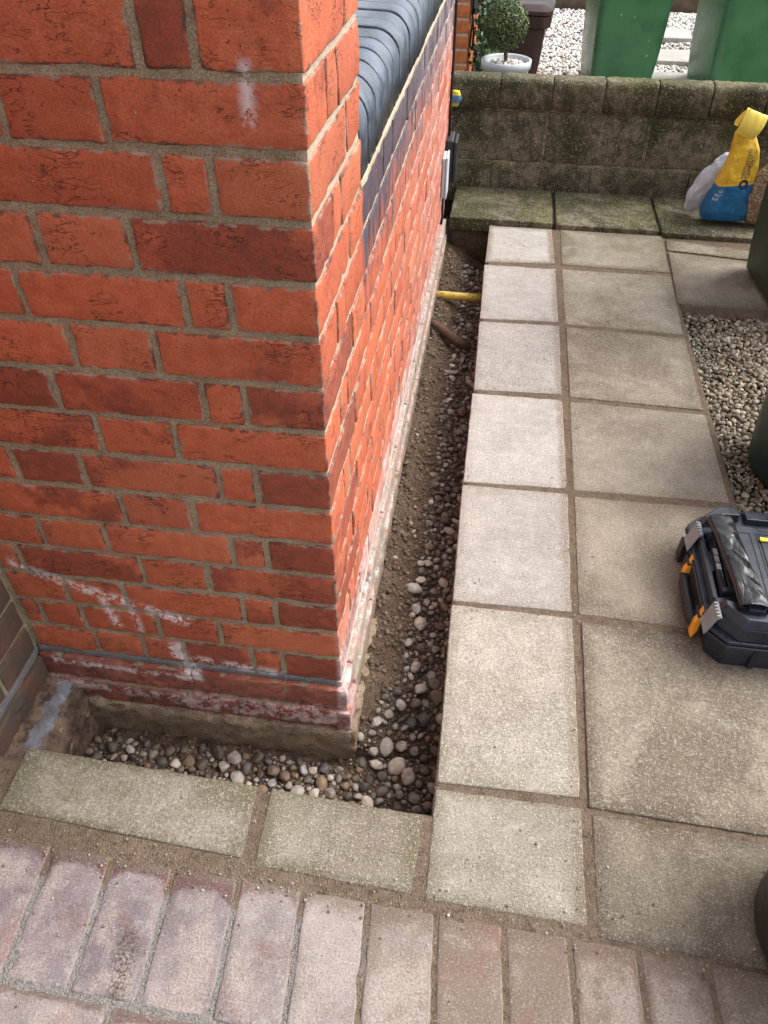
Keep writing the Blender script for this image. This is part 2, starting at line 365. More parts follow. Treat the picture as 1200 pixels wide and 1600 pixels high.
M_SOIL = m_soil('trench_soil', (.095, .064, .044), (.165, .113, .077), (.205, .148, .102))
M_GROUND = m_soil('dark_soil', (.05, .036, .024), (.075, .055, .036), (.10, .078, .05))
M_BLOCK = m_block('weathered_block', .9, .85)
M_STEP = m_block('mossy_step', .8, .85)

# ------------------------------------------------------------------ mesh helpers
def link(name, verts, faces, mat, parent=None, smooth=True, uv=None, kind=None):
    me = bpy.data.meshes.new(name)
    me.from_pydata([tuple(v) for v in verts], [], [tuple(f) for f in faces]); me.update()
    if smooth: me.polygons.foreach_set('use_smooth', [True] * len(me.polygons))
    me.materials.append(mat)
    if uv is not None:
        l = me.uv_layers.new(name='UVMap')
        li = np.zeros(len(me.loops), dtype=np.int32); me.loops.foreach_get('vertex_index', li)
        l.data.foreach_set('uv', np.asarray(uv, dtype=np.float32)[li].ravel())
    o = bpy.data.objects.new(name, me); C.objects.link(o)
    if parent is not None: o.parent = parent
    if kind: o['kind'] = kind
    return o

def empty(name, loc, label, cat, group=None):
    o = bpy.data.objects.new(name, None); C.objects.link(o); o.location = loc; o.empty_display_size = .05
    o['label'] = label; o['category'] = cat
    if group: o['group'] = group
    bpy.context.view_layer.update()
    return o
def tag(o, label, cat, group=None):
    o['label'] = label; o['category'] = cat
    if group: o['group'] = group
    return o
def off(parent, v):
    """world coordinates -> parent's local (parents are unrotated)"""
    l = parent.location
    return [(a[0] - l.x, a[1] - l.y, a[2] - l.z) for a in v]

def lines(a, b, r, n):
    """lattice positions with extra lines close to the ends"""
    e = [a, a + r * .35, a + r]
    inner = list(np.linspace(a + r, b - r, max(2, n + 1)))[1:-1]
    return e + inner + [b - r, b - r * .35, b]

_rb = {}
def rbox(w, d, h, r=.006, res=.03, amp=.001, fr=60, seed=0, chips=0.0, edge=0.0):
    """rounded, slightly uneven box from (0,0,0) to (w,d,h): verts, faces"""
    xs = lines(0, w, r, int(round(w / res))); ys = lines(0, d, r, int(round(d / res))); zs = lines(0, h, r, int(round(h / res)))
    key = (len(xs), len(ys), len(zs))
    nx, ny, nz = key
    if key not in _rb:
        idx = {}; fcs = []
        def vid(i, j, k):
            t = (i, j, k)
            if t not in idx: idx[t] = len(idx)
            return idx[t]
        for i in range(nx - 1):
            for j in range(ny - 1):
                fcs.append((vid(i, j, 0), vid(i, j + 1, 0), vid(i + 1, j + 1, 0), vid(i + 1, j, 0)))
                fcs.append((vid(i, j, nz - 1), vid(i + 1, j, nz - 1), vid(i + 1, j + 1, nz - 1), vid(i, j + 1, nz - 1)))
        for i in range(nx - 1):
            for k in range(nz - 1):
                fcs.append((vid(i, 0, k), vid(i + 1, 0, k), vid(i + 1, 0, k + 1), vid(i, 0, k + 1)))
                fcs.append((vid(i, ny - 1, k), vid(i, ny - 1, k + 1), vid(i + 1, ny - 1, k + 1), vid(i + 1, ny - 1, k)))
        for j in range(ny - 1):
            for k in range(nz - 1):
                fcs.append((vid(0, j, k), vid(0, j, k + 1), vid(0, j + 1, k + 1), vid(0, j + 1, k)))
                fcs.append((vid(nx - 1, j, k), vid(nx - 1, j + 1, k), vid(nx - 1, j + 1, k + 1), vid(nx - 1, j, k + 1)))
        _rb[key] = (list(idx), fcs)
    ids, fcs = _rb[key]
    out = []
    sv = Vector((seed * 3.17, seed * 1.37, seed * 2.71))
    for (i, j, k) in ids:
        p = Vector((xs[i], ys[j], zs[k]))
        q = Vector((min(max(p.x, r), w - r), min(max(p.y, r), d - r), min(max(p.z, r), h - r)))
        dl = p - q; on = sum((i in (0, nx - 1), j in (0, ny - 1), k in (0, nz - 1)))
        nrm = dl.normalized() if dl.length > 1e-9 else Vector((0, 0, 1))
        p2 = q + nrm * r
        if dl.length <= 1e-9: p2 = p
        if amp: p2 = p2 + nrm * amp * mn.noise((p + sv) * fr) + nrm * amp * .6 * mn.noise((p + sv) * fr * 2.7)
        if edge or chips:
            e = sum((p.x < r * 1.01 or p.x > w - r * 1.01, p.y < r * 1.01 or p.y > d - r * 1.01, p.z < r * 1.01 or p.z > h - r * 1.01))
            if e >= 2:
                c = Vector((w / 2, d / 2, h / 2))
                inward = (q - p2)
                p2 = p2 + inward * (edge * mn.noise((p + sv) * 55) + (chips * max(0, mn.noise((p + sv) * 33) - .28) * 4))
        out.append(p2)
    return out, fcs

def merge(parts):
    V, F = [], []
    for v, f in parts:
        b = len(V); V += [tuple(a) for a in v]; F += [tuple(i + b for i in q) for q in f]
    return V, F
def box(x0, x1, y0, y1, z0, z1):
    v = [(x, y, z) for z in (z0, z1) for y in (y0, y1) for x in (x0, x1)]
    return v, [(0, 2, 3, 1), (4, 5, 7, 6), (0, 1, 5, 4), (2, 6, 7, 3), (0, 4, 6, 2), (1, 3, 7, 5)]
def mv(vf, t, rz=0., s=1.):
    c, sn = math.cos(rz), math.sin(rz)
    return [(t[0] + s * (v[0] * c - v[1] * sn), t[1] + s * (v[0] * sn + v[1] * c), t[2] + s * v[2]) for v in vf[0]], vf[1]
def tube(pts, rad, n=10, cap=True):
    P = [Vector(p) for p in pts]; V, F = [], []
    rads = rad if isinstance(rad, (list, tuple)) else [rad] * len(P)
    prev = None
    for i, p in enumerate(P):
        d = (P[min(i + 1, len(P) - 1)] - P[max(i - 1, 0)]).normalized()
        a = prev if prev is not None else (Vector((0, 0, 1)) if abs(d.z) < .9 else Vector((1, 0, 0)))
        u = (a - d * a.dot(d)).normalized(); prev = u; vv = d.cross(u)
        for k in range(n):
            t = 2 * math.pi * k / n
            V.append(p + (u * math.cos(t) + vv * math.sin(t)) * rads[i])
    for i in range(len(P) - 1):
        for k in range(n):
            F.append((i * n + k, i * n + (k + 1) % n, (i + 1) * n + (k + 1) % n, (i + 1) * n + k))
    if cap: F.append(tuple(range(n))[::-1]); F.append(tuple(range((len(P) - 1) * n, len(P) * n)))
    return V, F
def prism(poly, z0, z1, top=None):
    """extrude a CCW polygon; top = optional inset polygon"""
    n = len(poly); top = top or poly
    V = [(x, y, z0) for x, y in poly] + [(x, y, z1) for x, y in top]
    F = [tuple(range(n))[::-1], tuple(range(n, 2 * n))] + [(i, (i + 1) % n, n + (i + 1) % n, n + i) for i in range(n)]
    return V, F
def bevel(o, wd=.003, seg=2, ang=35):
    md = o.modifiers.new('bevel', 'BEVEL'); md.width = wd; md.segments = seg; md.limit_method = 'ANGLE'; md.angle_limit = R(ang)
    try: md.harden_normals = False
    except Exception: pass
    return o
def flat(o):
    o.data.polygons.foreach_set('use_smooth', [False] * len(o.data.polygons)); return o
def lathe(prof, n=32, cx=0, cy=0):
    V, F = [], []
    for r, z in prof:
        for k in range(n):
            t = 2 * math.pi * k / n; V.append((cx + r * math.cos(t), cy + r * math.sin(t), z))
    for i in range(len(prof) - 1):
        for k in range(n): F.append((i * n + k, i * n + (k + 1) % n, (i + 1) * n + (k + 1) % n, (i + 1) * n + k))
    return V, F
def sheet(x0, x1, y0, y1, res, fz, skirt=None):
    nx = max(2, int((x1 - x0) / res) + 1); ny = max(2, int((y1 - y0) / res) + 1)
    xs = np.linspace(x0, x1, nx); ys = np.linspace(y0, y1, ny)
    V = [(x, y, fz(x, y)) for y in ys for x in xs]
    F = [(j * nx + i, j * nx + i + 1, (j + 1) * nx + i + 1, (j + 1) * nx + i) for j in range(ny - 1) for i in range(nx - 1)]
    if skirt is not None:
        ring = [i for i in range(nx)] + [j * nx + nx - 1 for j in range(1, ny)] + [(ny - 1) * nx + i for i in range(nx - 2, -1, -1)] + [j * nx for j in range(ny - 2, 0, -1)]
        b = len(V)
        for r_ in ring: V.append((V[r_][0], V[r_][1], skirt))
        k = len(ring)
        for i in range(k): F.append((ring[i], b + i, b + (i + 1) % k, ring[(i + 1) % k]))
    return V, F
def N(x, y, z=0., s=1.): return mn.noise(Vector((x * s, y * s, z * s)))

# ================================================================== GROUND
def struct(o): o['kind'] = 'structure'; return o
def gz(x, y):
    return -.32
V, F = sheet(-60, 60, -60, 60, 8, gz)
ground = struct(link('ground', V, F, M_GROUND, smooth=False))

# trench beside the wall (floor of soil, gravel lies in it)
def trench_z(x, y):
    b = -.165
    if y > -.02:      # side run: earth bench along the wall, dip against the slabs
        t = min(1, max(0, (x - .02) / .16))
        b = -.120 - .080 * (t * t * (3 - 2 * t)) + .02 * max(0, min(1, (y - 2.0) / .35))
        if y < .12: b += -.062 * (1 - max(0, y + .02) / .14)
    else:
        b = -.212
    return b + .012 * N(x, y, 0, 14) + .009 * N(x, y, 3, 40) + .006 * N(x, y, 5, 95)
V, F = sheet(-.63, .235, -.26, 2.62, .0075, trench_z)
trench = struct(link('trench_floor', V, F, M_SOIL))

# bedding under slabs: sandy, lumpy joints
def bed_z(x, y): return -.0028 + .0013 * N(x, y, 0, 30) + .0010 * N(x, y, 2, 90)
V, F = sheet(.203, .888, -.232, 2.345, .010, bed_z, -.32)
bed = struct(link('path_bedding', V, F, M_BED))
V, F = sheet(-.70, 1.45, -.80, -.2325, .008, lambda x, y: bed_z(x, y) + .0008, -.32)
bed2 = struct(link('forecourt_bedding', V, F, M_BED2))
V, F = sheet(.8885, 1.7, 1.752, 2.345, .012, lambda x, y: bed_z(x, y) - .004, -.32)
bed3 = struct(link('bin_stand_bedding', V, F, M_BED))

# slabs: corners measured on the ground plane: back-left, back-right, front-right, front-left
SL = [
 ((.193, 2.342), (.451, 2.338), (.458, 2.014), (.192, 1.992), 1.0, .10, .05, .9, .95),
 ((.190, 1.969), (.459, 1.970), (.462, 1.562), (.195, 1.549), .88, .04, .0, .25, .55),
 ((.194, 1.527), (.464, 1.536), (.462, 1.122), (.199, 1.108), .72, .06, .0, .2, .55),
 ((.196, 1.090), (.463, 1.092), (.465, .689), (.197, .678), 1.05, .0, .0, .15, .7),
 ((.195, .665), (.466, .669), (.463, .272), (.201, .267), .86, .10, .0, .3, .45),
 ((.199, .255), (.464, .254), (.463, -.162), (.206, -.169), .92, .34, .22, .35, .5),
 ((.205, -.182), (.464, -.180), (.465, -.377), (.206, -.373), .74, .34, .32, .6, .45),
 ((.485, 2.340), (.896, 2.340), (.884, 2.000), (.482, 2.012), .45, .62, .75, .9, .0),
 ((.483, 1.974), (.885, 1.974), (.873, 1.540), (.484, 1.556), .70, .60, .45, .35, .0),
 ((.485, 1.530), (.873, 1.511), (.869, 1.099), (.485, 1.112), .50, .66, .15, .5, .0),
 ((.484, 1.088), (.871, 1.077), (.872, .693), (.481, .686), .62, .56, .08, .3, .0),
 ((.482, .661), (.872, .669), (.874, .258), (.477, .268), .50, .70, .05, .45, .0),
 ((.482, .245), (.874, .238), (.876, -.190), (.477, -.178), .36, .76, .0, .9, .0),
 ((.482, -.190), (.878, -.204), (.876, -.405), (.481, -.392), .30, .78, .0, .9, .0),
 ((-.560, -.210), (-.113, -.223), (-.106, -.353), (-.556, -.330), .42, .50, .75, .6, .0),
 ((-.088, -.223), (.189, -.234), (.183, -.369), (-.084, -.361), .55, .52, .65, .7, .3),
 ((.908, 2.308), (1.36, 2.225), (1.36, 2.140), (.899, 2.207), .30, .75, .9, 1., .0),
 ((.902, 2.189), (1.36, 2.115), (1.36, 1.760), (.884, 1.760), .45, .75, .55, .8, .0),
 ((.892, -.204), (1.30, -.215), (1.30, -.420), (.890, -.406), .42, .75, .0, 1., .0),
]
def slab(cs, th, parent, seed, z=0., name='slab', mat=None, res=.02, amp=.0009, r=.0035):
    bl, br, fr_, fl = [Vector((*c, 0)) for c in cs]
    w_ = (br - bl).length; d_ = (bl - fl).length
    v, f = rbox(w_, d_, th, r, res, amp, 30, seed, .45, .4)
    out, uv = [], []
    for p in v:
        u, t = p[0] / w_, p[1] / d_
        q = (fl * (1 - u) + fr_ * u) * (1 - t) + (bl * (1 - u) + br * u) * t
        out.append((q.x, q.y, p[2] - th + z)); uv.append((u, t))
    c = sum((Vector(a) for a in out), Vector()) / len(out)
    o = link(name, [(a[0] - c.x, a[1] - c.y, a[2] - c.z) for a in out], f, mat or M_SLAB, parent, uv=uv)
    o.location = c
    return o
for i, s_ in enumerate(SL):
    par = bed if i < 14 and i not in (6, 13) else (bed2 if i in (6, 13, 14, 15, 18) else bed3)
    zz = (0, .0, .001, .0, .0, .001, .0, .0, -.001, .001, .0, .0, .002, .0, .002, .0, -.001, .0, 0)[i]
    o = slab(s_[:4], .045, par, i + 3, zz)
    o['tint'], o['warm'], o['moss'], o['dirt'], o['smear'] = s_[4:]

# soldier course of block pavers along the slabs, and the row below it
PX = [-.645, -.538, -.43, -.322, -.213, -.100, .008, .116, .226, .334, .436, .541, .646, .752, .858, .965]
for i in range(len(PX) - 1):
    xa, xb = PX[i] + .0038 + .001 * N(i, 8.1), PX[i + 1] - .0038 + .001 * N(i, 5.7)
    ya = -.376 - .024 * (xa + .5); yb = -.376 - .024 * (xb + .5); L = .20; k = .062
    o = slab(((xa, ya), (xb, yb), (xb + k * L, yb - L), (xa + k * L, ya - L)), .06, bed2, 40 + i, .0 + .0015 * N(i, 3.3), 'paver', M_PAVER, .018, .0012, .0045)
    o['warm'] = min(1, max(0, (xa + .28) / .35 + .25 * N(i * 3.1, 4.4))); o['dirt'] = min(.85, max(0.10, (xa - .0) * 1.9 + .26 + .2 * N(i * 1.7, .3)))
for j in range(3):
    for i in range(10):
        xa = -.66 + i * .212 + (.1 if j % 2 else 0); xb = xa + .204
        y1 = -.584 - .024 * (xa + .5) - j * .108; y2 = y1 - .1
        o = slab(((xa, y1), (xb, y1 - .0044), (xb + .006, y2 - .0044), (xa + .006, y2)), .06, bed2, 70 + i + 10 * j, .0, 'paver', M_PAVER, .02, .0012, .0045)
        o['warm'] = .5 + .3 * N(i * 2.1, j); o['dirt'] = min(.7, max(.15, xa * .9 + .35))

# ================================================================== STONES
def stone_mesh(seed, sub, ang):
    bm = bmesh.new(); bmesh.ops.create_icosphere(bm, subdivisions=sub, radius=1)
    rg = random.Random(seed); sx, sy, sz = 1, rg.uniform(.68, .95), rg.uniform(.5, .75)
    pl = [(Vector((rg.gauss(0, 1), rg.gauss(0, 1), rg.gauss(0, 1))).normalized(), rg.uniform(.55, .8)) for _ in range(7)] if ang else []
    for v in bm.verts:
        p = v.co.copy(); p *= 1 + .16 * mn.noise(p * 1.3 + Vector((seed * 7.7, 0, 0)))
        for n_, d_ in pl:
            q = p.dot(n_) - d_
            if q > 0: p -= n_ * q * .92
        v.co = Vector((p.x * sx, p.y * sy, p.z * sz))
    V = [tuple(v.co) for v in bm.verts]; F = [tuple(a.index for a in f.verts) for f in bm.faces]; bm.free()
    return np.array(V), F
GREY = [(0, (.20, .17, .145)), (.12, (.14, .112, .09)), (.26, (.28, .245, .21)), (.40, (.10, .085, .074)), (.50, (.19, .14, .10)), (.60, (.36, .32, .285)), (.70, (.13, .118, .115)), (.80, (.24, .16, .11)), (.88, (.44, .40, .35)), (.95, (.15, .13, .115))]
M_PEB = m_stone('river_pebble', GREY, .12)
M_PEBL = m_stone('pale_pebble', [(0, (.50, .44, .38)), (.3, (.42, .375, .335)), (.55, (.58, .50, .42)), (.8, (.36, .35, .34))], .05)
LIME = [(0, (.30, .25, .18)), (.15, (.20, .16, .11)), (.3, (.38, .325, .24)), (.45, (.13, .10, .072)), (.58, (.26, .21, .155)), (.7, (.33, .30, .24)), (.8, (.17, .14, .10)), (.92, (.52, .47, .39))]
M_GRAV = m_stone('limestone_chip', LIME)
M_WHITE = m_stone('white_gravel', [(0, (.62, .58, .54)), (.25, (.72, .70, .68)), (.45, (.45, .43, .42)), (.55, (.80, .77, .74)), (.72, (.55, .44, .36)), (.82, (.36, .38, .42)), (.9, (.85, .83, .80))])
PEB = [stone_mesh(i, 3, i % 3 != 1) for i in range(10)]
PEBS = [stone_mesh(i + 30, 2, i % 2 == 0) for i in range(8)]
CHIP = [stone_mesh(i + 60, 2, True) for i in range(10)]
TINY = [stone_mesh(i + 90, 1, False) for i in range(6)]

def rotm(rg, tilt=.5):
    return np.array(Matrix.Rotation(rg.uniform(-tilt, tilt), 3, 'X') @ Matrix.Rotation(rg.uniform(-tilt, tilt), 3, 'Y') @ Matrix.Rotation(rg.uniform(0, 6.28), 3, 'Z'))
def stuff(name, items, meshes, mat, parent, label=None, cat=None):
    VV, FF, b = [], [], 0
    rg = random.Random(len(items))
    for (x, y, z, r) in items:
        v, f = meshes[rg.randrange(len(meshes))]
        VV.append((v * r) @ rotm(rg).T + np.array((x, y, z))); FF += [tuple(i + b for i in q) for q in f]; b += len(v)
    o = link(name, np.concatenate(VV).tolist(), FF, mat, parent, kind='stuff')
    if label: tag(o, label, cat)
    return o
_share = {}
def piece(name, meshes, k, mat, parent, x, y, z, r, rg, tilt=.5, key=''):
    kk = (key, k)
    if kk not in _share:
        me = bpy.data.meshes.new(name); me.from_pydata(meshes[k][0].tolist(), [], meshes[k][1]); me.materials.append(mat)
        me.polygons.foreach_set('use_smooth', [True] * len(me.polygons)); _share[kk] = me
    o = bpy.data.objects.new(name, _share[kk]); C.objects.link(o); o.parent = parent
    o.location = (x, y, z); o.scale = (r, r, r * rg.uniform(.8, 1.05)); o.rotation_euler = (rg.uniform(-tilt, tilt), rg.uniform(-tilt, tilt), rg.uniform(0, 6.28))
    return o

class Scatter:
    def __init__(s, cell): s.c = cell; s.g = {}; s.items = []
    def ok(s, x, y, r, k):
        i, j = int(x // s.c), int(y // s.c)
        for a in range(i - 2, i + 3):
            for b in range(j - 2, j + 3):
                for (X, Y, r2) in s.g.get((a, b), ()):
                    if (x - X) ** 2 + (y - Y) ** 2 < ((r + r2) * k) ** 2: return False
        return True
    def add(s, x, y, r): s.g.setdefault((int(x // s.c), int(y // s.c)), []).append((x, y, r)); s.items.append((x, y, r))

rg = random.Random(11)
# pebbles in the trench: hand-placed pale ones first
sct = Scatter(.03)
HAND = [(.088, .005, .024), (.121, .020, .017), (.118, -.035, .023), (.145, -.058, .021), (.075, -.04, .015), (-.04, -.175, .018),
        (.10, .42, .022), (.127, .33, .020), (.106, .26, .014), (.13, .20, .016), (.148, .15, .017), (.09, -.185, .013), (-.25, -.16, .018), (-.225, -.185, .014), (-.02, -.215, .013), (.07, -.13, .017)]
HAND = [(x, y, r * .97) for x, y, r in HAND]
for x, y, r in HAND: sct.add(x, y, r)
nh = len(HAND)
def in_gravel(x, y, r):
    if y < -.02:
        if not (-.55 < x < .205 and -.255 < y): return False
        return x > .04 or y < -.055 - .02 * N(x, 0, 4, 9) or x < -.60
    if y > 2.28: return False
    edge = .104 + .03 * N(0, y, 1, 4) + .018 * N(0, y, 7, 13)
    if y < .12: edge = min(edge, .03 + .4 * max(0, y))
    return edge < x < .205
for tgt, rr in ((190, (.0125, .018)), (420, (.009, .0125)), (1500, (.0055, .009)), (5200, (.0022, .0055))):
    n_ok = 0
    for _ in range(tgt * 14):
        if n_ok >= tgt: break
        x, y = (rg.uniform(-.56, .205), rg.uniform(-.255, -.02)) if rg.random() < .36 else (rg.uniform(.03, .205), rg.uniform(-.02, 2.3))
        r = rg.uniform(*rr)
        if y > 1.3: r *= .9
        if in_gravel(x, y, r) and sct.ok(x, y, r, .80): sct.add(x, y, r); n_ok += 1
items = sct.items
order = sorted(range(len(items)), key=lambda i: -items[i][2])
big = order[:296]; rest = order[296:]
for i in big:
    x, y, r = items[i]; pale = i < nh or rg.random() < .11
    k = rg.randrange(10)
    if i < nh: k = (1, 4, 7)[k % 3]
    piece('pebble', PEB, k % 10, M_PEBL if pale else M_PEB, trench, x, y, trench_z(x, y) + r * (.45 if i < nh else .28), r, rg, .35, 'peb' + str(pale))
stuff('small_pebbles', [(items[i][0], items[i][1], trench_z(*items[i][:2]) + items[i][2] * .3, items[i][2]) for i in rest], PEBS, M_PEB, trench)
# crumbs on the earth bench and the soil
cr = []
for _ in range(9000):
    if rg.random() < .76: x, y = rg.uniform(.02, .13), rg.uniform(0, 2.3)
    else: x, y = rg.uniform(-.56, .2), rg.uniform(-.25, 0)
    r = rg.uniform(.0012, .0034) if rg.random() < .86 else rg.uniform(.004, .009)
    cr.append((x, y, trench_z(x, y) + r * .2, r))
M_CRUMB = m_stone('soil_crumb', [(0, (.10, .069, .047)), (.3, (.14, .096, .066)), (.6, (.08, .056, .039)), (.8, (.18, .128, .09)), (.95, (.34, .28, .23))])
stuff('soil_crumbs', cr, PEBS + TINY * 3, M_CRUMB, trench)

# limestone chips beside the path
def chip_z(x, y): return -.042 + .012 * N(x, y, 0, 7) + .004 * N(x, y, 4, 30)
V, F = sheet(.872, 1.75, -.20, 1.765, .02, lambda x, y: chip_z(x, y) - .008, -.32)
cbed = struct(link('gravel_bed', V, F, M_GROUND))
s2 = Scatter(.03)
for tgt, rr in ((900, (.0095, .0135)), (1500, (.0065, .0095)), (2600, (.0035, .0065))):
    n_ok = 0
    for _ in range(tgt * 12):
        if n_ok >= tgt: break
        x, y = rg.uniform(.882, 1.40), rg.uniform(.45, 1.755); r = rg.uniform(*rr)
        if N(x, y, 9, 5) < -.32 and r > .006: continue
        if s2.ok(x, y, r, .72): s2.add(x, y, r); n_ok += 1
def seen(x, y): return y > .70 and x < .905 + .22 * (y - .68) + .05
it = s2.items; vis = sorted([i for i in range(len(it)) if seen(it[i][0], it[i][1])], key=lambda i: -it[i][2] / (it[i][1] + 1.6))
bigset = set(vis[:296])
for i in vis[:296]:
    x, y, r = it[i]; piece('stone_chip', CHIP, rg.randrange(10), M_GRAV, cbed, x, y, chip_z(x, y) + r * .35, r, rg, .7, 'chip')
stuff('small_chips', [(a[0], a[1], chip_z(a[0], a[1]) + a[2] * .2, a[2]) for i, a in enumerate(it) if i not in bigset], CHIP, M_GRAV, cbed)
# a second thinner layer so chips overlap
stuff('lower_chips', [(x, y, chip_z(x, y) - .004, r) for x, y, r in [(rg.uniform(.885, 1.4), rg.uniform(.45, 1.75), rg.uniform(.006, .011)) for _ in range(2200)]], TINY, M_GRAV, cbed)

gr = []
for _ in range(260):
    x, y = rg.uniform(.2, .87), rg.uniform(-.38, 2.3)
    if rg.random() < .5: x = .473 + rg.gauss(0, .02)
    elif rg.random() < .4: y = rg.choice((2.0, 1.54, 1.10, .677, .258, -.176)) + rg.gauss(0, .015)
    gr.append((x, y, .0022, rg.uniform(.0012, .0030)))
stuff('loose_grit', gr, TINY, M_GRAV, bed)
gr = []
for _ in range(260):
    x, y = rg.uniform(-.55, .87), (rg.gauss(-.385, .02) if rg.random() < .55 else rg.uniform(-.62, -.24))
    if y > -.225: continue
    gr.append((x, y, .0022, rg.uniform(.0012, .0030)))
stuff('loose_grit', gr, TINY, M_GRAV, bed2)

# ================================================================== HOUSE
house = empty('brick_house', (0, 0, 0), 'red brick house corner with a blue brick window sill above a dug trench', 'house')
Z0, GA, JT = 1.0958, .0765, .0094
YE = 2.36
def course_z(c): return Z0 - (c + 1) * GA + JT / 2, Z0 - c * GA - JT / 2
bs = [0]
def brick(x0, x1, y0, y1, z0, z1, tint, mat=None, res=.022, name='brick', amp=.0017):
    bs[0] += 1
    rr = random.Random(bs[0])
    j = lambda a: rr.uniform(-a, a)
    v, f = rbox(x1 - x0, y1 - y0, z1 - z0, .0034, res, amp, 48, bs[0], .35, .55)
    o = link(name, v, f, mat or M_BRICK, house)
    o.location = (x0 + j(.0012), y0 + j(.0009), z0 + j(.0008)); o['tint'] = tint; o['bw'], o['bd'], o['bh'] = x1 - x0, y1 - y0, z1 - z0
    return o
# tints by course: index within the course, from the corner
DARK = {(2, 0): .55, (5, 0): .5, (7, 0): .75, (7, 2): .25, (5, 3): .8, (9, 0): .55, (10, 0): .45, (11, 0): .75, (11, 1): .5, (12, 0): .2, (0, 0): .3, (7, 3): .75, (8, 2): .35, (6, 2): .3, (4, 0): .2, (-1, 0): .25, (-1, 1): .45, (10, 2): .45, (13, 0): .6, (13, 1): .55, (13, 2): .5, (1, 2): .05}
rt = random.Random(5)
extra = []          # bricks nobody sees in the frame, joined
for c in range(-18, 14):
    z0, z1 = course_z(c); A = c % 2 == 0
    fx = [0, -.2317, -.3535, -.5855, -.637] if A else [0, -.1150, -.1765, -.4025, -.5200, -.637]
    if c == 12: fx = [0, -.2317, -.3535, -.508, -.594, -.637]
    if c == 13: fx = [0, -.115, -.1765, -.318, -.40, -.50, -.637]
    far = c < -4
    for i in range(len(fx) - 1):
        xa, xb = fx[i + 1] + JT / 2, fx[i] - (0 if i == 0 else JT / 2)
        dep = (.1085 if A else .2265) if i == 0 else .09
        if xb - xa < .02: continue
        t = DARK.get((c, i), rt.choice((0, 0, .05, .1, .15, .3)))
        if far: extra.append(mv(rbox(xb - xa, dep, z1 - z0, .004, .06, 0), (xa, 0, z0)))
        else: brick(xa, xb, 0, dep, z0, z1, t, res=.017)
    # side face
    top = z1 > .885
    fy = [.1135, .1755, .335] if A else [.2315, .335]
    if not top:
        fy = [.1135, .1755] if A else [.2315, .349]
        y = fy[-1]; stretch = A
        if not A: stretch = True
        while y < YE - .02:
            y += .2345 if stretch else .1185; stretch = not stretch; fy.append(min(y, YE))
    for i in range(len(fy) - 1):
        ya, yb = fy[i] + JT * .32, fy[i + 1] - (JT * .32 if fy[i + 1] < YE - .001 and not (top and i == len(fy) - 2) else 0)
        if yb - ya < .015: continue
        if far or ya > 1.80: extra.append(mv(rbox(.09, yb - ya, z1 - z0, .004, .06, 0), (-.09, ya, z0)))
        else: brick(-.09, 0, ya, yb, z0, z1, rt.choice((-.2, -.2, -.1, 0, .1)), res=.03)
# left return wall, coming towards the camera
for c in range(-18, 14):
    z0, z1 = course_z(c); y = -.004 - (0 if c % 2 else .06)
    ys = [-.003]; st_ = c % 2 == 0
    while ys[-1] > -.55: ys.append(ys[-1] - (.2345 if st_ else .1185)); st_ = not st_
    for i in range(len(ys) - 1):
        if c >= 8 and ys[i] > -.36:
            brick(-.73, -.637, ys[i + 1] + JT / 2, ys[i] - JT / 2, z0, z1, rt.uniform(0, .5), M_BRICKD, .02)
        else: extra.append(mv(rbox(.09, ys[i] - ys[i + 1] - JT, z1 - z0, .004, .06, 0), (-.727, ys[i + 1] + JT / 2, z0)))
V, F = merge(extra)
link('upper_bricks', V, F, M_BRICK, house, kind='stuff')
# mortar skins just behind the brick faces, and the core
def skin(u0, u1, v0, v1, res, fn, name='mortar', mat=None):
    nu = int((u1 - u0) / res) + 1; nv = int((v1 - v0) / res) + 1
    V = [fn(u, v, .0016 * mn.noise(Vector((u * 70, v * 70, 1.))) + .0012 * mn.noise(Vector((u * 190, v * 190, 4.)))) for v in np.linspace(v0, v1, nv) for u in np.linspace(u0, u1, nu)]
    F = [(j * nu + i, j * nu + i + 1, (j + 1) * nu + i + 1, (j + 1) * nu + i) for j in range(nv - 1) for i in range(nu - 1)]
    return link(name, V, F, mat or M_MORTAR, house)
skin(-.64, -.0025, .02, 1.35, .0045, lambda u, v, n: (u, .0028 + n, v))
skin(.0025, YE - .001, .02, .885, .007, lambda u, v, n: (-.0034 + n * .4, u, v))
skin(.0025, .333, .885, 1.35, .005, lambda u, v, n: (-.0034 + n * .4, u, v))
skin(ys[-1] + .001, -.001, .02, 1.35, .012, lambda u, v, n: (-.6405 + n, u, v))
core = merge([box(-.64, -.0055, .0065, .331, -.3, 2.5), box(-.5, -.0055, .331, YE - .002, -.3, .884), box(-.75, -.646, ys[-1], .0, -.3, 2.5), box(-.75, -.64, .0, YE, -.3, 2.5)])
link('wall_core', *core, M_MORTAR, house, smooth=False)
# grey struck joint under the last full course
def rough_bar(x0, x1, y0, y1, z0, z1, mat, name, seed, amp=.003, res=.012, r=.004, fr=40, tint=None):
    v, f = rbox(x1 - x0, y1 - y0, z1 - z0, r, res, amp, fr, seed, .8, .8)
    o = link(name, v, f, mat, house); o.location = (x0, y0, z0)
    if tint is not None: o['tint'] = tint
    return o
rough_bar(-.637, .0008, -.0012, .05, .0125, .0285, M_LEAD, 'grey_joint', 301, .0014, .010, .0015, 60)
rough_bar(-.05, .0012, .051, 1.6, .013, .027, M_LEAD, 'grey_joint', 302, .0014, .016, .0015, 60)
rough_bar(-.66, -.635, -.70, -.004, .010, .027, M_LEAD, 'grey_joint', 303, .0016, .014, .0015, 60)
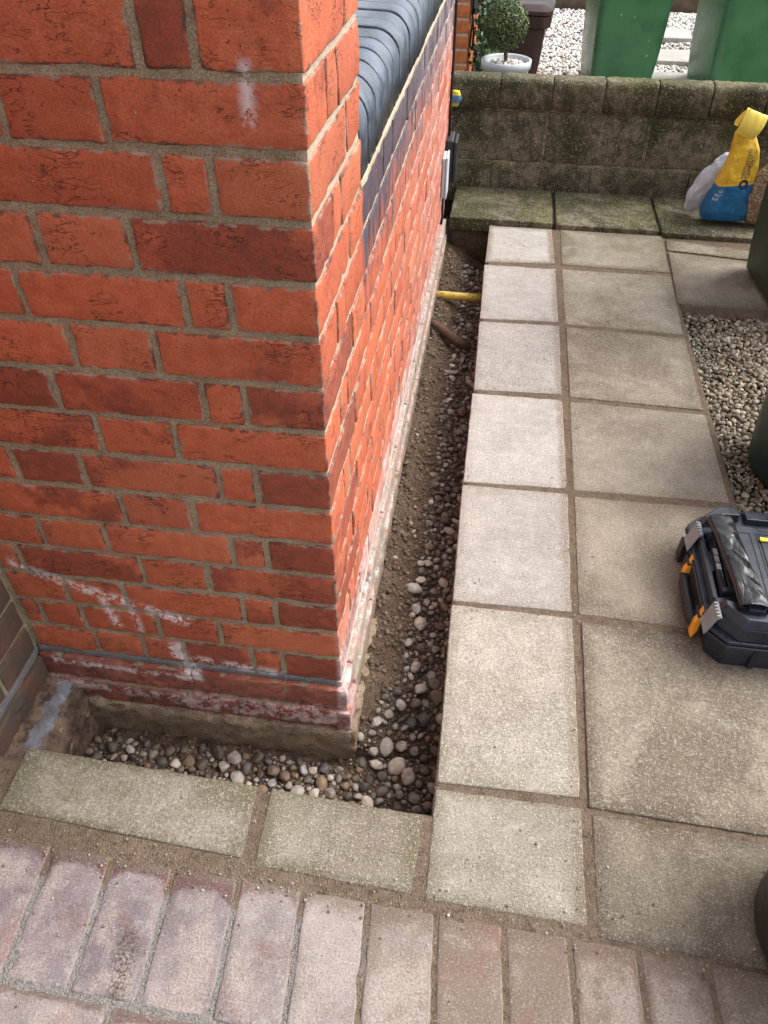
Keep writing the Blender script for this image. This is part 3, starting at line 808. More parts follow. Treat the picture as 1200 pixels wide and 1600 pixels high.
# rough plinth courses under it
xs = [-.637, -.50, -.31, -.115, .012]
for i in range(4): rough_bar(xs[i] + .0015, xs[i + 1] - (.0015 if i < 3 else 0), -.0115, .06, -.052, .0115, M_FOOT, 'brick', 310 + i, .0034, .008, .0022, 60, .25)
xs = [-.637, -.41, -.22, .019]
for i in range(3): rough_bar(xs[i] + .0015, xs[i + 1] - (.0015 if i < 2 else 0), -.020, .06, -.112, -.0535, M_FOOT, 'brick', 320 + i, .0046, .008, .0022, 55, .05)
ysd = [.064, .29, .52, .76, .99, 1.22, 1.46, 1.70, 1.93, 2.15, YE]
for i in range(len(ysd) - 1):
    rough_bar(-.05, .010 + .001 * N(i, 1.), ysd[i] + .0006, ysd[i + 1] - .0006, -.052, .0115, M_BAND, 'cement_band', 330 + i, .0016, .016, .004, 30, .1)
    rough_bar(-.05, .017 + .001 * N(i, 7.), ysd[i] + .0006, ysd[i + 1] - .0006, -.15 if ysd[i] > .25 else -.112, -.0535, M_BAND, 'cement_band', 350 + i, .0022, .016, .005, 30, .0)
rough_bar(-.637, .009, -.0090, .055, -.053, .0108, M_MORTAR, 'mortar', 381, .0012, .012, .002, 50)
rough_bar(-.637, .016, -.0175, .055, -.1125, -.0532, M_MORTAR, 'mortar', 382, .0012, .012, .002, 50)
rough_bar(-.637, .029, -.030, .30, -.30, -.1135, M_CONC, 'footing', 370, .006, .012, .012, 28)
rough_bar(-.05, .022, .302, YE, -.30, -.152, M_CONC, 'footing', 371, .008, .02, .012, 22)
rough_bar(-.72, -.562, -.70, -.012, -.30, -.085, M_CONC, 'footing', 372, .012, .016, .018, 20)
for i in range(3): rough_bar(-.70, -.626, -.012 - .23 * (i + 1) + .002, -.012 - .23 * i, -.052, .0095, M_BRICKD, 'brick', 376 + i, .004, .014, .005, 36, .4)
# lime-washed fillet on the left plinth
def m_lime():
    g = G('lime_fillet', .9, .2); p = g.pos(); n = g.noise(p, 30, 6, .7); n2 = g.noise(p, 9, 4, .6)
    c = g.mix(g.mr(n2, .38, .60), (.10, .075, .058), (.24, .26, .30)); c = g.mix(g.ma('MULTIPLY', g.mr(n, .54, .72), .7), c, (.55, .55, .57))
    x, y, z = g.sep(p); zz = g.ma('ADD', z, g.ma('MULTIPLY', g.ma('SUBTRACT', n2, .5), .05))
    lg = g.mr(g.ma('ABSOLUTE', g.ma('ADD', g.ma('ADD', x, .590), g.ma('MULTIPLY', g.ma('SUBTRACT', g.noise(p, 24, 6, .75), .5), .06))), .009, .016)
    c = g.mix(g.ma('MAXIMUM', lg, g.mr(g.noise(p, 55, 4, .7), .56, .68)), c, g.mix(g.mr(n, .35, .65), (.06, .043, .033), (.24, .16, .115)))
    return g.out(c, None, g.bump(g.ma('ADD', n, g.noise(p, 200, 3, .7)), 1., .006))
M_LIME = m_lime()
nn = 42; V, F = [], []
for i in range(nn + 1):
    y = -.02 - i * .016
    for k, (x, z) in enumerate(((-.630, -.048), (-.612, -.054), (-.592, -.062), (-.572, -.074), (-.560, -.092), (-.556, -.12), (-.556, -.24))):
        a = .0025 if 0 < k < 6 else .0015
        V.append((x + a * N(i * .35, k * .9, 1.), y, z + a * N(i * .4, k * .7, 5.)))
for i in range(nn):
    for k in range(6): F.append((i * 7 + k, (i + 1) * 7 + k, (i + 1) * 7 + k + 1, i * 7 + k + 1))
link('lime_fillet', V, F, M_LIME, house)
# bullnose sill bricks: blue engineering brick on edge, rounded over the wall face
prof = [(.0, .0), (.0, .066)] + [(-.05 + .05 * math.cos(t), .066 + .05 * math.sin(t)) for t in np.linspace(.15, math.pi / 2, 8)] + [(-.23, .122), (-.23, .0)]
pitch = .0785; y = .3375; k = 0
while y < YE - .03:
    wdt = pitch - .0108; V, F = [], []; n = len(prof)
    jx, jz = random.uniform(-.0015, .0015), random.uniform(-.0015, .0015)
    for s_ in (0, .0022, wdt - .0022, wdt):
        ins = .0022 if s_ in (0, wdt) else 0
        for (px, pz) in prof:
            cx_, cz_ = -.1, .06
            dx, dz = px - cx_, pz - cz_; l = math.hypot(dx, dz)
            V.append((px - dx / l * ins + jx, y + s_, .8765 + pz - dz / l * ins + jz))
    for a in range(3):
        for i in range(n): F.append((a * n + i, a * n + (i + 1) % n, (a + 1) * n + (i + 1) % n, (a + 1) * n + i))
    F.append(tuple(range(n))); F.append(tuple(range(3 * n, 4 * n))[::-1])
    o = link('sill_brick', V, F, M_SILL, house)
    md = o.modifiers.new('ws', 'WEIGHTED_NORMAL'); md.keep_sharp = False
    y += pitch; k += 1
V, F = merge([box(-.225, -.0062, .335, YE, .8705, .940)])
M_DJ = m_plain('dark_sill_joint', (.022, .022, .025), .9, .2, .3, 60, .001)
sj = link('sill_joint', [(a[0], a[1], a[2]) for a in V], F, M_DJ, house, smooth=False)
V2, F2 = [], []
for i, yy in enumerate((.3355, YE - .002)):
    for (px, pz) in prof: V2.append((px * 1. - .0062 if px > -.2 else px, yy, .8765 + max(.001, pz - .0062)))
n = len(prof); F2 = [(i, (i + 1) % n, n + (i + 1) % n, n + i) for i in range(n)]
link('sill_joint', V2, F2, M_DJ, house)
# pale pointing line under the sill
rough_bar(-.04, .0012, .336, YE, .8615, .8752, M_MORTAR, 'sill_bed', 390, .0016, .02, .003)
# window above the sill
M_UPVC = m_plain('white_upvc', (.75, .75, .74), .35, .5, .03, 10, .0002)
def m_glass():
    g = G('window_glass', .03, .5); g.b.inputs['Base Color'].default_value = (.02, .025, .03, 1); return g.m
M_GLASS = m_glass()
wf = link('window_frame', *merge([box(-.20, -.13, .336, YE, 1.0, 1.07), box(-.20, -.13, .336, YE, 2.43, 2.5), box(-.20, -.13, .336, .40, 1.07, 2.43), box(-.20, -.13, 1.31, 1.38, 1.07, 2.43), box(-.20, -.13, YE - .065, YE, 1.07, 2.43)]), M_UPVC, house, smooth=False)
link('pane', *merge([box(-.17, -.16, .40, YE - .06, 1.07, 2.43)]), M_GLASS, house, smooth=False)

# ================================================================== BLOCK WALL AND STEP
wall = empty('garden_wall', (.7, 2.75, .06), 'low weathered concrete block garden wall with mossy rounded coping', 'wall')
WY = 2.728
def wblock(x0, x1, y0, y1, z0, z1, seed, name, r=.006, res=.02, amp=.0016):
    v, f = rbox(x1 - x0, y1 - y0, z1 - z0, r, res, amp, 60, seed, .25, .35)
    o = link(name, v, f, M_BLOCK, wall); o.location = (x0 - wall.location.x, y0 - wall.location.y, z0 - wall.location.z); return o
cx = [-.42, -.22, -.03, .183, .40, .612, .826, 1.040, 1.255, 1.47, 1.69, 1.9]
cop = [(-.012, .345), (-.010, .436)] + [(-.010 + .024 * (1 - math.cos(t)), .440 + .024 * math.sin(t)) for t in np.linspace(.2, math.pi / 2, 6)] + [(.06, .467), (.09, .458), (.105, .44), (.105, .345)]
for i in range(len(cx) - 1):
    xa, xb = cx[i] + .0022, cx[i + 1] - .0022; st_ = [xa, xa + .002, xa + .006] + list(np.linspace(xa + .02, xb - .02, 10)) + [xb - .006, xb - .002, xb]; V, F = [], []; n = len(cop)
    for a, xx in enumerate(st_):
        ins = (.004, .0015, 0)[min(a, len(st_) - 1 - a, 2)]
        for k, (yy, zz) in enumerate(cop):
            nz_ = .0022 * N(xx * 30, yy * 30 + i, zz * 30) + .0012 * N(xx * 90, yy * 90 + i, zz * 90)
            V.append((xx - wall.location.x, WY + yy + (ins if yy < .04 else -ins) + nz_ + .002 * N(i, 9) - wall.location.y, zz - (ins if zz > .36 else 0) + nz_ + .003 * N(i, 4) - wall.location.z))
    for a in range(len(st_) - 1):
        for k in range(n): F.append((a * n + k, a * n + (k + 1) % n, (a + 1) * n + (k + 1) % n, (a + 1) * n + k))
    F.append(tuple(range(n))); F.append(tuple(range((len(st_) - 1) * n, len(st_) * n))[::-1])
    link('coping_block', V, F, M_BLOCK, wall)
cx = [-.45, -.03, .392, .823, 1.25, 1.68, 1.95]
for i in range(len(cx) - 1): wblock(cx[i] + .004, cx[i + 1] - .004, WY, WY + .095, .132, .339, 420 + i, 'block')
cx = [-.45, -.03, .176, .61, 1.03, 1.46, 1.9]
for i in range(len(cx) - 1): wblock(cx[i] + .002, cx[i + 1] - .002, WY - .008, WY + .1, -.05, .128, 440 + i, 'block')
M_WM = m_block('wall_mortar', .2, 2.0)
v = merge([box(-.44, 1.94, WY + .0035, WY + .09, -.05, .44)]); link('wall_mortar', off(wall, v[0]), v[1], M_WM, wall, smooth=False)
step = struct(link('step_bedding', *sheet(.03, 1.75, 2.365, WY + .01, .02, lambda x, y: .008 + .003 * N(x, y, 0, 40), -.32), M_GROUND))
for i, (a, b, zt) in enumerate(((.025, .452, .020), (.466, .880, .019), (.893, 1.33, .016), (1.342, 1.75, .016))):
    o = slab(((a, WY - .009), (b, WY - .009), (b, 2.352 - .012 * i), (a, 2.358 - .012 * i)), .055, step, 460 + i, zt, 'slab', M_STEP, .025, .0015, .005)

# ================================================================== NEXT DOOR: gravel drive, brick corner, bins, pots
def drive_z(x, y): return -.012 + .006 * N(x, y, 0, 4)
drive = struct(link('gravel_drive', *sheet(-.6, 3.2, 2.84, 7.02, .06, drive_z, -.32), M_GROUND))
its = []
for _ in range(15500):
    x, y = rg.uniform(-.02, 2.0), rg.uniform(3.3, 7.0)
    if x > 1.6 + .1 * (y - 4): continue
    its.append((x, y, drive_z(x, y) + .002, rg.uniform(.009, .019)))
stuff('drive_gravel', its, TINY, M_WHITE, drive)
for k, (x, y) in enumerate(((1.22, 4.72), (1.20, 5.35), (1.28, 6.05))):
    o = slab(((x - .2, y + .17), (x + .25, y + .17), (x + .25, y - .17), (x - .2, y - .17)), .04, drive, 480 + k, .022, 'stepping_slab', M_SLAB, .06)
    o['tint'], o['warm'], o['moss'], o['dirt'], o['smear'] = 1.1, .0, .0, .2, 0
M_VERGE = m_soil('grass_verge', (.13, .10, .055), (.17, .15, .07), (.08, .085, .03), .3)
struct(link('verge', *sheet(-8, 12, 7.06, 30, .25, lambda x, y: .03 + .03 * N(x, y, 0, 2), -.32), M_VERGE))
M_EDGE = m_plain('old_timber', (.11, .08, .055), .9, .2, .3, 12, .002)
tag(link('edging_board', *mv(rbox(9, .035, .14, .006, .12, .004, 9, 5), (-4, 7.02, -.05)), M_EDGE), 'dark timber edging board behind the white gravel drive', 'edging')

nb = empty('neighbour_house', (-.03, 4.0, 0), 'orange brick house corner beyond the garden wall', 'house')
M_OR = m_plain('orange_brick', (.52, .165, .055), .85, .3, .25, 25, .002)
M_PM = m_plain('pale_mortar', (.50, .44, .36), .95, .2, .2, 60, .002)
gz_ = .0725
for c in range(0, 17):
    z0, z1 = c * gz_ + .006, (c + 1) * gz_ - .006
    xf = [0, .108, .33, .44] if c % 2 else [0, .22, .33, .55]
    for i in range(3):
        v, f = rbox(xf[i + 1] - xf[i] - .011, .1, z1 - z0, .004, .05, .0012, 40, 500 + c * 7 + i)
        o = link('brick', v, f, M_OR, nb); o.location = (-xf[i + 1] + (.0055 if i else .011), 0, z0)
    y = .102 if not c % 2 else .215; st_ = c % 2 == 0; y += .011
    while y < 1.2:
        L = .21 if st_ else .1
        v, f = rbox(.09, L, z1 - z0, .004, .06, .001, 40, 700 + c); o = link('brick', v, f, M_OR, nb); o.location = (-.09, y, z0)
        y += L + .011; st_ = not st_
link('mortar', *merge([box(-.6, -.004, .004, 1.3, -.05, 1.24)]), M_PM, nb, smooth=False)
M_PAINT = m_plain('grey_render', (.42, .42, .42), .9, .2, .25, 20, .002)
link('rendered_plinth', *merge([box(-.5, .03, 1.3, 1.55, -.05, 1.24)]), M_PAINT, nb, smooth=False)

M_BLACKC = m_plain('black_cable', (.012, .012, .013), .5, .4, .2, 20)
tag(link('loose_cable', *tube([(-.018, 4.06, 1.2), (-.016, 4.07, .75), (-.014, 4.07, .48), (-.018, 4.09, .46), (-.004, 4.10, .36), (-.006, 4.10, .27), (-.018, 4.07, .30), (-.012, 4.06, .44)], .0055, 7), M_BLACKC), 'black looped cable hanging on the orange brick wall', 'cable')
M_PBLUE = m_plain('pale_grey_plastic', (.55, .60, .66), .4, .4, .08, 10)
tag(bevel(link('junction_box', *box(-.028, .012, 4.16, 4.28, .43, .66), M_PBLUE, smooth=False), .006), 'pale junction box high on the orange brick corner', 'box')

def m_bin(name, col, rough, marks=0.):
    g = G(name, rough, .45); p = g.obj(); n = g.noise(p, 5, 4, .6)
    c = g.mix(g.mr(n, .3, .7), tuple(v * .85 for v in col), tuple(v * 1.15 for v in col))
    x, y, z = g.sep(p)
    if marks:
        pv = g.vm('MULTIPLY', p, (1, 1, .45)); d = g.vor(pv, 26); k, _, _ = g.sep(g.vor(pv, 26, out='Color'))
        c = g.mix(g.ma('MULTIPLY', g.ma('MULTIPLY', g.mr(g.ma('ADD', d, g.ma('MULTIPLY', g.noise(p, 90, 3), .12)), .17, .13), g.mr(k, .80, .83)), marks), c, (.62, .66, .62))
    sc_ = g.mr(g.noise(g.vm('MULTIPLY', p, (3, 3, .6)), 40, 5, .75, .5), .64, .72)
    c = g.mix(g.ma('MULTIPLY', sc_, .10), c, tuple(min(1, v + .14) for v in col))
    return g.out(c, g.mr(n, .3, .7, rough - .08, rough + .1), g.bump(g.noise(p, 220, 2), .3, .0006))
M_GBIN = m_bin('green_bin_plastic', (.060, .185, .078), .30, .9)
M_DBIN = m_bin('dark_green_bin_plastic', (.022, .034, .014), .55)
M_BBIN = m_bin('brown_bin_plastic', (.050, .022, .018), .42)
M_RUB = m_plain('black_rubber', (.015, .015, .015), .8, .3, .3, 20)

def rrect(w, d, r, n=5):
    """CCW rounded rectangle about the origin"""
    out = []
    for cx_, cy_, a0 in ((w / 2 - r, d / 2 - r, 0), (-w / 2 + r, d / 2 - r, 90), (-w / 2 + r, -d / 2 + r, 180), (w / 2 - r, -d / 2 + r, 270)):
        for k in range(n + 1):
            a = R(a0 + 90 * k / n); out.append((cx_ + r * math.cos(a), cy_ + r * math.sin(a)))
    return out
def loft(secs):
    """secs: list of (list of (x,y), z)"""
    V, F = [], []; n = len(secs[0][0])
    for ring, z in secs: V += [(x, y, z) for x, y in ring]
    for i in range(len(secs) - 1):
        for k in range(n): F.append((i * n + k, i * n + (k + 1) % n, (i + 1) * n + (k + 1) % n, (i + 1) * n + k))
    F.append(tuple(range(n))[::-1]); F.append(tuple(range((len(secs) - 1) * n, len(secs) * n)))
    return V, F
def wheelie(name, loc, rz, wb, db, wt_, dt, h, mat, label, cat='bin', group=None, wheels=True):
    """bin with tapered body, rim, lid, handle and wheels; its front looks to local -Y"""
    t = empty(name, loc, label, cat, group); t.rotation_euler.z = rz
    secs = []
    for k in range(13):
        f = k / 12; e = .02 * (1 - f) ** 6
        secs.append((rrect(wb + (wt_ - wb) * f - 2 * e, db + (dt - db) * f - 2 * e, .045, 6), .02 + (h - .02) * f))
    b = link('body', *loft(secs), mat, t)
    md = b.modifiers.new('es', 'EDGE_SPLIT'); md.split_angle = R(50)
    rim = loft([(rrect(wt_ + .01, dt + .01, .05, 6), h - .07), (rrect(wt_ + .045, dt + .045, .055, 6), h - .06), (rrect(wt_ + .045, dt + .045, .055, 6), h - .005), (rrect(wt_ + .03, dt + .03, .05, 6), h)])
    r_ = link('rim', *rim, mat, t); r_.modifiers.new('es', 'EDGE_SPLIT').split_angle = R(40)
    lid = loft([(rrect(wt_ + .055, dt + .055, .055, 6), h + .002), (rrect(wt_ + .055, dt + .055, .055, 6), h + .02), (rrect(wt_ - .02, dt - .02, .05, 6), h + .045), (rrect(wt_ - .08, dt - .08, .05, 6), h + .048)])
    l_ = link('lid', *lid, mat, t); l_.modifiers.new('es', 'EDGE_SPLIT').split_angle = R(40)
    link('handle', *tube([(-wt_ * .3, dt / 2 + .02, h), (-wt_ * .3, dt / 2 + .07, h + .005), (wt_ * .3, dt / 2 + .07, h + .005), (wt_ * .3, dt / 2 + .02, h)], .014, 10), mat, t)
    if wheels:
        for sgn in (-1, 1):
            V, F = lathe([(.001, -.022), (.06, -.022), (.085, -.015), (.09, 0), (.085, .015), (.06, .022), (.001, .022)], 24)
            V = [(sgn * (wb / 2 - .09) + a[2], db / 2 - .06 + a[0], .09 + a[1]) for a in V]
            link('wheel', V, F, M_RUB, t)
    return t
wheelie('wheelie_bin', (.866, 4.66, 0), R(8), .40, .42, .44, .46, 1.02, M_GBIN, 'green wheelie bin nearer the topiary, behind the garden wall', 'bin', 'green bins next door')
wheelie('wheelie_bin', (1.562, 4.66, 0), R(12), .45, .44, .49, .48, 1.05, M_GBIN, 'green wheelie bin at the right edge behind the garden wall', 'bin', 'green bins next door')
wheelie('wheelie_bin', (1.386, 1.905, 0), R(-86), .43, .46, .45, .46, 1.02, M_DBIN, 'dark olive wheelie bin standing on the slab beside the gravel', 'bin')
wheelie('food_bin', (.262, 4.40, 0), R(-4), .23, .26, .285, .33, .425, M_BBIN, 'small brown bin with grey lid behind the topiary pot', 'bin', None, False)

# topiary ball in a pale pot
pot = empty('potted_topiary', (.193, 3.62, 0), 'clipped box ball in a pale grey pot of white stones', 'plant')
M_POT = m_plain('pale_pot', (.50, .52, .54), .5, .4, .06, 10)
link('pot', *lathe([(.001, .002), (.088, .002), (.094, .02), (.118, .30), (.126, .30), (.128, .335), (.121, .338), (.112, .33), (.108, .29), (.001, .285)], 40), M_POT, pot)
pi = []
for _ in range(170):
    a, r = rg.uniform(0, 6.28), .108 * math.sqrt(rg.random()); pi.append((r * math.cos(a), r * math.sin(a), .300 + .014 * (1 - r / .108) + rg.uniform(0, .012), rg.uniform(.010, .018)))
stuff('white_stones', pi, CHIP, M_WHITE, pot)
M_BARK = m_plain('bark', (.10, .07, .045), .9, .2, .3, 60, .003)
link('trunk', *tube([(0, 0, .29), (-.004, .002, .34), (-.012, 0, .40), (-.018, 0, .48)], [.011, .010, .010, .008], 8), M_BARK, pot)
def m_leaf(name, c1, c2, c3):
    g = G(name, .55, .4); r = g.isl(); c = g.ramp(r, [(0, c1), (.45, c2), (.85, c3)])
    g.b.inputs['Subsurface Weight'].default_value = 0
    return g.out(c)
M_BOX = m_leaf('box_leaf', (.022, .045, .016), (.065, .105, .034), (.22, .25, .10))
M_IVY = m_leaf('ivy_leaf', (.020, .050, .018), (.04, .09, .03), (.09, .15, .05))
def leaves(n, place, size, mat, name, parent, sq=.6):
    V, F = [], []
    for i in range(n):
        p, nrm = place(i); s_ = size * rg.uniform(.7, 1.25)
        nrm = (nrm + Vector((rg.gauss(0, .55), rg.gauss(0, .55), rg.gauss(0, .55)))).normalized()
        a = nrm.orthogonal().normalized(); a = Matrix.Rotation(rg.uniform(0, 6.28), 3, nrm) @ a; b = nrm.cross(a)
        k = len(V); V += [p - a * s_, p + b * s_ * sq + nrm * s_ * .12, p + a * s_ + nrm * s_ * .05, p - b * s_ * sq + nrm * s_ * .12]
        F += [(k, k + 1, k + 2), (k, k + 2, k + 3)]
    return link(name, V, F, mat, parent, smooth=False)
def ballpt(i):
    d = Vector((rg.gauss(0, 1), rg.gauss(0, 1), rg.gauss(0, 1))).normalized()
    r = .108 * (1 + .07 * mn.noise(d * 2.3) + .06 * mn.noise(d * 6.5)) * (1 - .22 * rg.random() ** 2.2) * (1.06 if rg.random() < .04 else 1)
    return Vector((-.018, 0, .485)) + d * r, d
leaves(9000, ballpt, .0058, M_BOX, 'crown', pot)
bc = link('shade_core', *lathe([(.001, .395), (.05, .41), (.083, .45), (.089, .485), (.083, .52), (.05, .56), (.001, .572)], 20, -.018, 0), m_plain('twig_shade', (.016, .022, .010), .95, .1, .3, 60), pot)  # solid near-black core: the shade between the leaves, put into its colour
ivy = empty('ivy_bush', (.04, 4.15, 0), 'leafy green ivy climbing at the orange brick corner', 'plant')
def ivypt(i):
    z = rg.random(); return Vector((rg.gauss(.035, .035) + .02 * z, rg.gauss(.0, .10), z * .85)), Vector((.4, -.8, .3))
leaves(1900, ivypt, .016, M_IVY, 'foliage', ivy, .8)
link('stem', *tube([(.03, 0, 0), (.04, .02, .3), (.05, .0, .6), (.05, .02, .85)], [.01, .009, .007, .004], 7), M_BARK, ivy)
tag(link('grey_planter', *mv(lathe([(.001, .0), (.09, .0), (.10, .02), (.125, .42), (.135, .42), (.135, .45), (.12, .45), (.001, .43)], 32), (.16, 5.0, 0)), M_POT), 'plain grey planter behind the clipped ball', 'planter')

# ================================================================== ON THE HOUSE WALL
M_BLKP = m_plain('black_plastic', (.022, .023, .026), .42, .45, .3, 25, .0006)
M_GRYP = m_plain('grey_plastic', (.50, .54, .58), .45, .4, .08, 15)
bb = empty('outdoor_socket', (.0, 2.27, .28), 'black socket cover at the far end of the brick wall', 'socket')
bevel(link('back_box', *box(.0005, .030, -.06, .06, -.085, .085), M_BLKP, bb, smooth=False), .006)
bevel(link('cover', *box(.0305, .046, -.055, .055, -.075, .08), M_BLKP, bb, smooth=False), .007, 3)
gb = empty('fused_box', (.0, 2.125, .27), 'small pale grey box in front of the black socket cover', 'box')
bevel(link('back_box', *box(.0005, .014, -.045, .045, -.072, .072), M_GRYP, gb, smooth=False), .003)
bevel(link('face_plate', *box(.0145, .0215, -.047, .047, -.075, .075), M_GRYP, gb, smooth=False), .002)
tag(link('wall_cable', *tube([(.0065, 2.30, 1.2), (.0065, 2.30, .8), (.0075, 2.295, .6), (.006, 2.29, .45), (.008, 2.275, .364)], .0052, 8), M_BLACKC), 'black cable running down the wall into the socket cover', 'cable')
tag(link('earth_cable', *tube([(.008, 2.125, .193), (.008, 2.12, .15), (.010, 2.11, .12), (.006, 2.10, .09)], .005, 8), M_BLACKC), 'short black cable under the pale grey box', 'cable')

# pipes crossing the trench
def m_ypipe():
    g = G('yellow_pipe', .6, .35); p = g.pos(); n = g.noise(p, 40, 5, .7); x, y, z = g.sep(g.nor())
    c = g.mix(g.mr(n, .50, .64), (.62, .46, .09), (.20, .14, .07)); c = g.mix(g.mr(g.noise(p, 160, 3, .7), .60, .68), c, (.06, .045, .03))
    return g.out(c, None, g.bump(n, .6, .002))
tag(link('gas_pipe', *tube([(-.02, 1.905, -.108), (.05, 1.906, -.107), (.11, 1.907, -.109), (.23, 1.908, -.110)], .0155, 18), m_ypipe()), 'dirty yellow plastic pipe crossing the trench', 'pipe')
M_ROOT = m_soil('old_pipe_rust', (.14, .085, .06), (.20, .13, .095), (.09, .055, .04))
rp_ = [(.01, 1.68, -.098), (.045, 1.655, -.102), (.075, 1.635, -.112), (.105, 1.61, -.122), (.135, 1.60, -.135), (.17, 1.595, -.150)]
tag(link('old_root', *tube([Vector(p) + Vector((0, .004 * N(i * 1.3, 2), .004 * N(i, 5))) for i, p in enumerate(rp_)], [.013, .015, .016, .019, .018, .012], 12), M_ROOT), 'brown crusted root or old pipe poking from the wall foot', 'root')

# ================================================================== BAGS AGAINST THE GARDEN WALL
def bag_mesh(secs, n=56, amp=.004, seed=0, fr=18):
    """secs: (z, cx, cy, half width, half depth, lean angle, squareness)"""
    V, F = [], []
    for i, (z, cx_, cy_, a, b, an, sq) in enumerate(secs):
        for k in range(n):
            t = 2 * math.pi * k / n; c, s_ = math.cos(t), math.sin(t)
            x = a * math.copysign(abs(c) ** sq, c); y = b * math.copysign(abs(s_) ** sq, s_)
            ca, sa = math.cos(an), math.sin(an)
            p = Vector((cx_ + x * ca - y * sa, cy_ + x * sa + y * ca, z))
            q = mn.noise(Vector((p.x * fr + seed, p.y * fr, p.z * fr * .7))); rdg = 1 - abs(mn.noise(Vector((p.x * fr * 1.7 + seed + 4, p.y * fr, p.z * fr * 1.1)))) * 2
            d = Vector((p.x - cx_, p.y - cy_, 0)); d = d.normalized() if d.length > 1e-6 else d
            p += d * amp * (q * .9 + rdg * .55)
            V.append(p)
    for i in range(len(secs) - 1):
        for k in range(n): F.append((i * n + k, i * n + (k + 1) % n, (i + 1) * n + (k + 1) % n, (i + 1) * n + k))
    F.append(tuple(range(n))[::-1]); F.append(tuple(range((len(secs) - 1) * n, len(secs) * n)))
    return V, F
def interp(keys, n):
    zs = [k[0] for k in keys]; out = []
    for z in np.linspace(zs[0], zs[-1], n): out.append((z,) + tuple(float(np.interp(z, zs, [k[j] for k in keys])) for j in range(1, 7)))
    return out
def m_cement():
    g = G('printed_paper', .42, .4); p = g.obj(); x, y, z = g.sep(p)
    n = g.noise(p, 30, 5, .6)
    edge = g.ma('ADD', z, g.ma('MULTIPLY', x, -.10))
    blue = g.mix(g.mr(n, .3, .7), (.012, .11, .27), (.020, .155, .35)); yel = g.mix(g.mr(n, .3, .7), (.66, .38, .020), (.80, .50, .035))
    c = g.mix(g.mr(edge, .144, .146), blue, yel)
    wr = g.noise(g.vm('MULTIPLY', p, (1, 1, .55)), 26, 5, .6, .9)
    return g.out(c, None, g.bump(g.ma('ADD', wr, g.ma('MULTIPLY', g.noise(p, 90, 3), .25)), .9, .007))
M_CEM = m_cement()
cb_ = empty('cement_bag', (1.155, 2.47, .034), 'yellow and blue cement bag with rolled top against the garden wall', 'bag')
keys = [(.0, -.008, .0, .080, .030, .06, .6), (.006, -.010, .0, .090, .042, .06, .5), (.04, -.012, .0, .090, .050, .06, .42), (.12, -.004, .006, .076, .044, .06, .40), (.20, .006, .012, .062, .034, .08, .40), (.27, .004, .020, .050, .024, .10, .42), (.315, -.010, .026, .043, .014, .14, .5), (.34, -.004, .030, .040, .008, .14, .6)]
bagb = link('bag', *bag_mesh(interp(keys, 90), 110, .0042, 3, 27), M_CEM, cb_)
M_YEL = m_plain('yellow_paper', (.90, .70, .12), .5, .35, .08, 20, .001)
# rolled-over top: a paper flap folded forward, leaning right
rows = [((-.060, .326, -.016), (.018, .304, -.020)), ((-.052, .342, -.024), (.032, .328, -.024)), ((-.042, .376, -.020), (.046, .354, -.018)), ((-.034, .408, -.004), (.054, .384, -.004)), ((-.026, .418, .008), (.054, .392, .008)), ((-.030, .396, .022), (.034, .368, .018)), ((-.046, .350, .030), (.028, .332, .026))]
V, F = [], []; nu = 10
for i, (a, b) in enumerate(rows):
    for k in range(nu + 1):
        t = k / nu; V.append((a[0] + (b[0] - a[0]) * t + .002 * N(i * .8, k * .6), .024 + a[2] + (b[2] - a[2]) * t - .006 * math.sin(t * math.pi) + .004 * N(i * .9, k * .55, 3.), a[1] + (b[1] - a[1]) * t + .003 * N(i * .7, k * .8, 6.)))
for i in range(len(rows) - 1):
    for k in range(nu): F.append((i * (nu + 1) + k, i * (nu + 1) + k + 1, (i + 1) * (nu + 1) + k + 1, (i + 1) * (nu + 1) + k))
o = link('folded_top', V, F, M_YEL, cb_)
o.modifiers.new('t', 'SOLIDIFY').thickness = .0025
ss = o.modifiers.new('s', 'SUBSURF'); ss.levels = 1; ss.render_levels = 2
o = link('folded_ear', [(-.062, .030, .352), (-.052, .012, .350), (-.040, .014, .385), (-.020, .020, .412), (-.036, .040, .398), (-.056, .046, .366)], [(0, 1, 2, 3, 4, 5)], M_CEM, cb_, smooth=False)
o.modifiers.new('t', 'SOLIDIFY').thickness = .002
# print wrapped on to the bag
deps = bpy.context.evaluated_depsgraph_get()
bv = BVHTree.FromPolygons([tuple(v.co) for v in bagb.data.vertices], [tuple(p.vertices) for p in bagb.data.polygons])
def wrap(name, pts2, faces, mat, cx_, cz_, rot, parent):
    V = []; c, s_ = math.cos(rot), math.sin(rot)
    for (x, y) in pts2:
        X, Z = cx_ + x * c - y * s_, cz_ + x * s_ + y * c
        h = bv.ray_cast(Vector((X, -.4, Z)), Vector((0, 1, 0)))
        V.append((X, (h[0].y if h[0] is not None else -.04) - .0009, Z))
    return link(name, V, faces, mat, parent, smooth=False)
def text2d(body, size):
    cu = bpy.data.curves.new('t', 'FONT'); cu.body = body; cu.size = size; cu.align_x = 'LEFT'; cu.resolution_u = 3
    ob = bpy.data.objects.new('t', cu); C.objects.link(ob); bpy.context.view_layer.update()
    me = bpy.data.meshes.new_from_object(ob.evaluated_get(bpy.context.evaluated_depsgraph_get()))
    p2 = [(v.co.x, v.co.y) for v in me.vertices]; fc = [tuple(f.vertices) for f in me.polygons]
    bpy.data.objects.remove(ob); bpy.data.curves.remove(cu); bpy.data.meshes.remove(me)
    return p2, fc
M_INK = m_plain('navy_ink', (.012, .035, .09), .5, .3, .1, 20)
M_WINK = m_plain('white_ink', (.72, .74, .70), .5, .3, .1, 20)
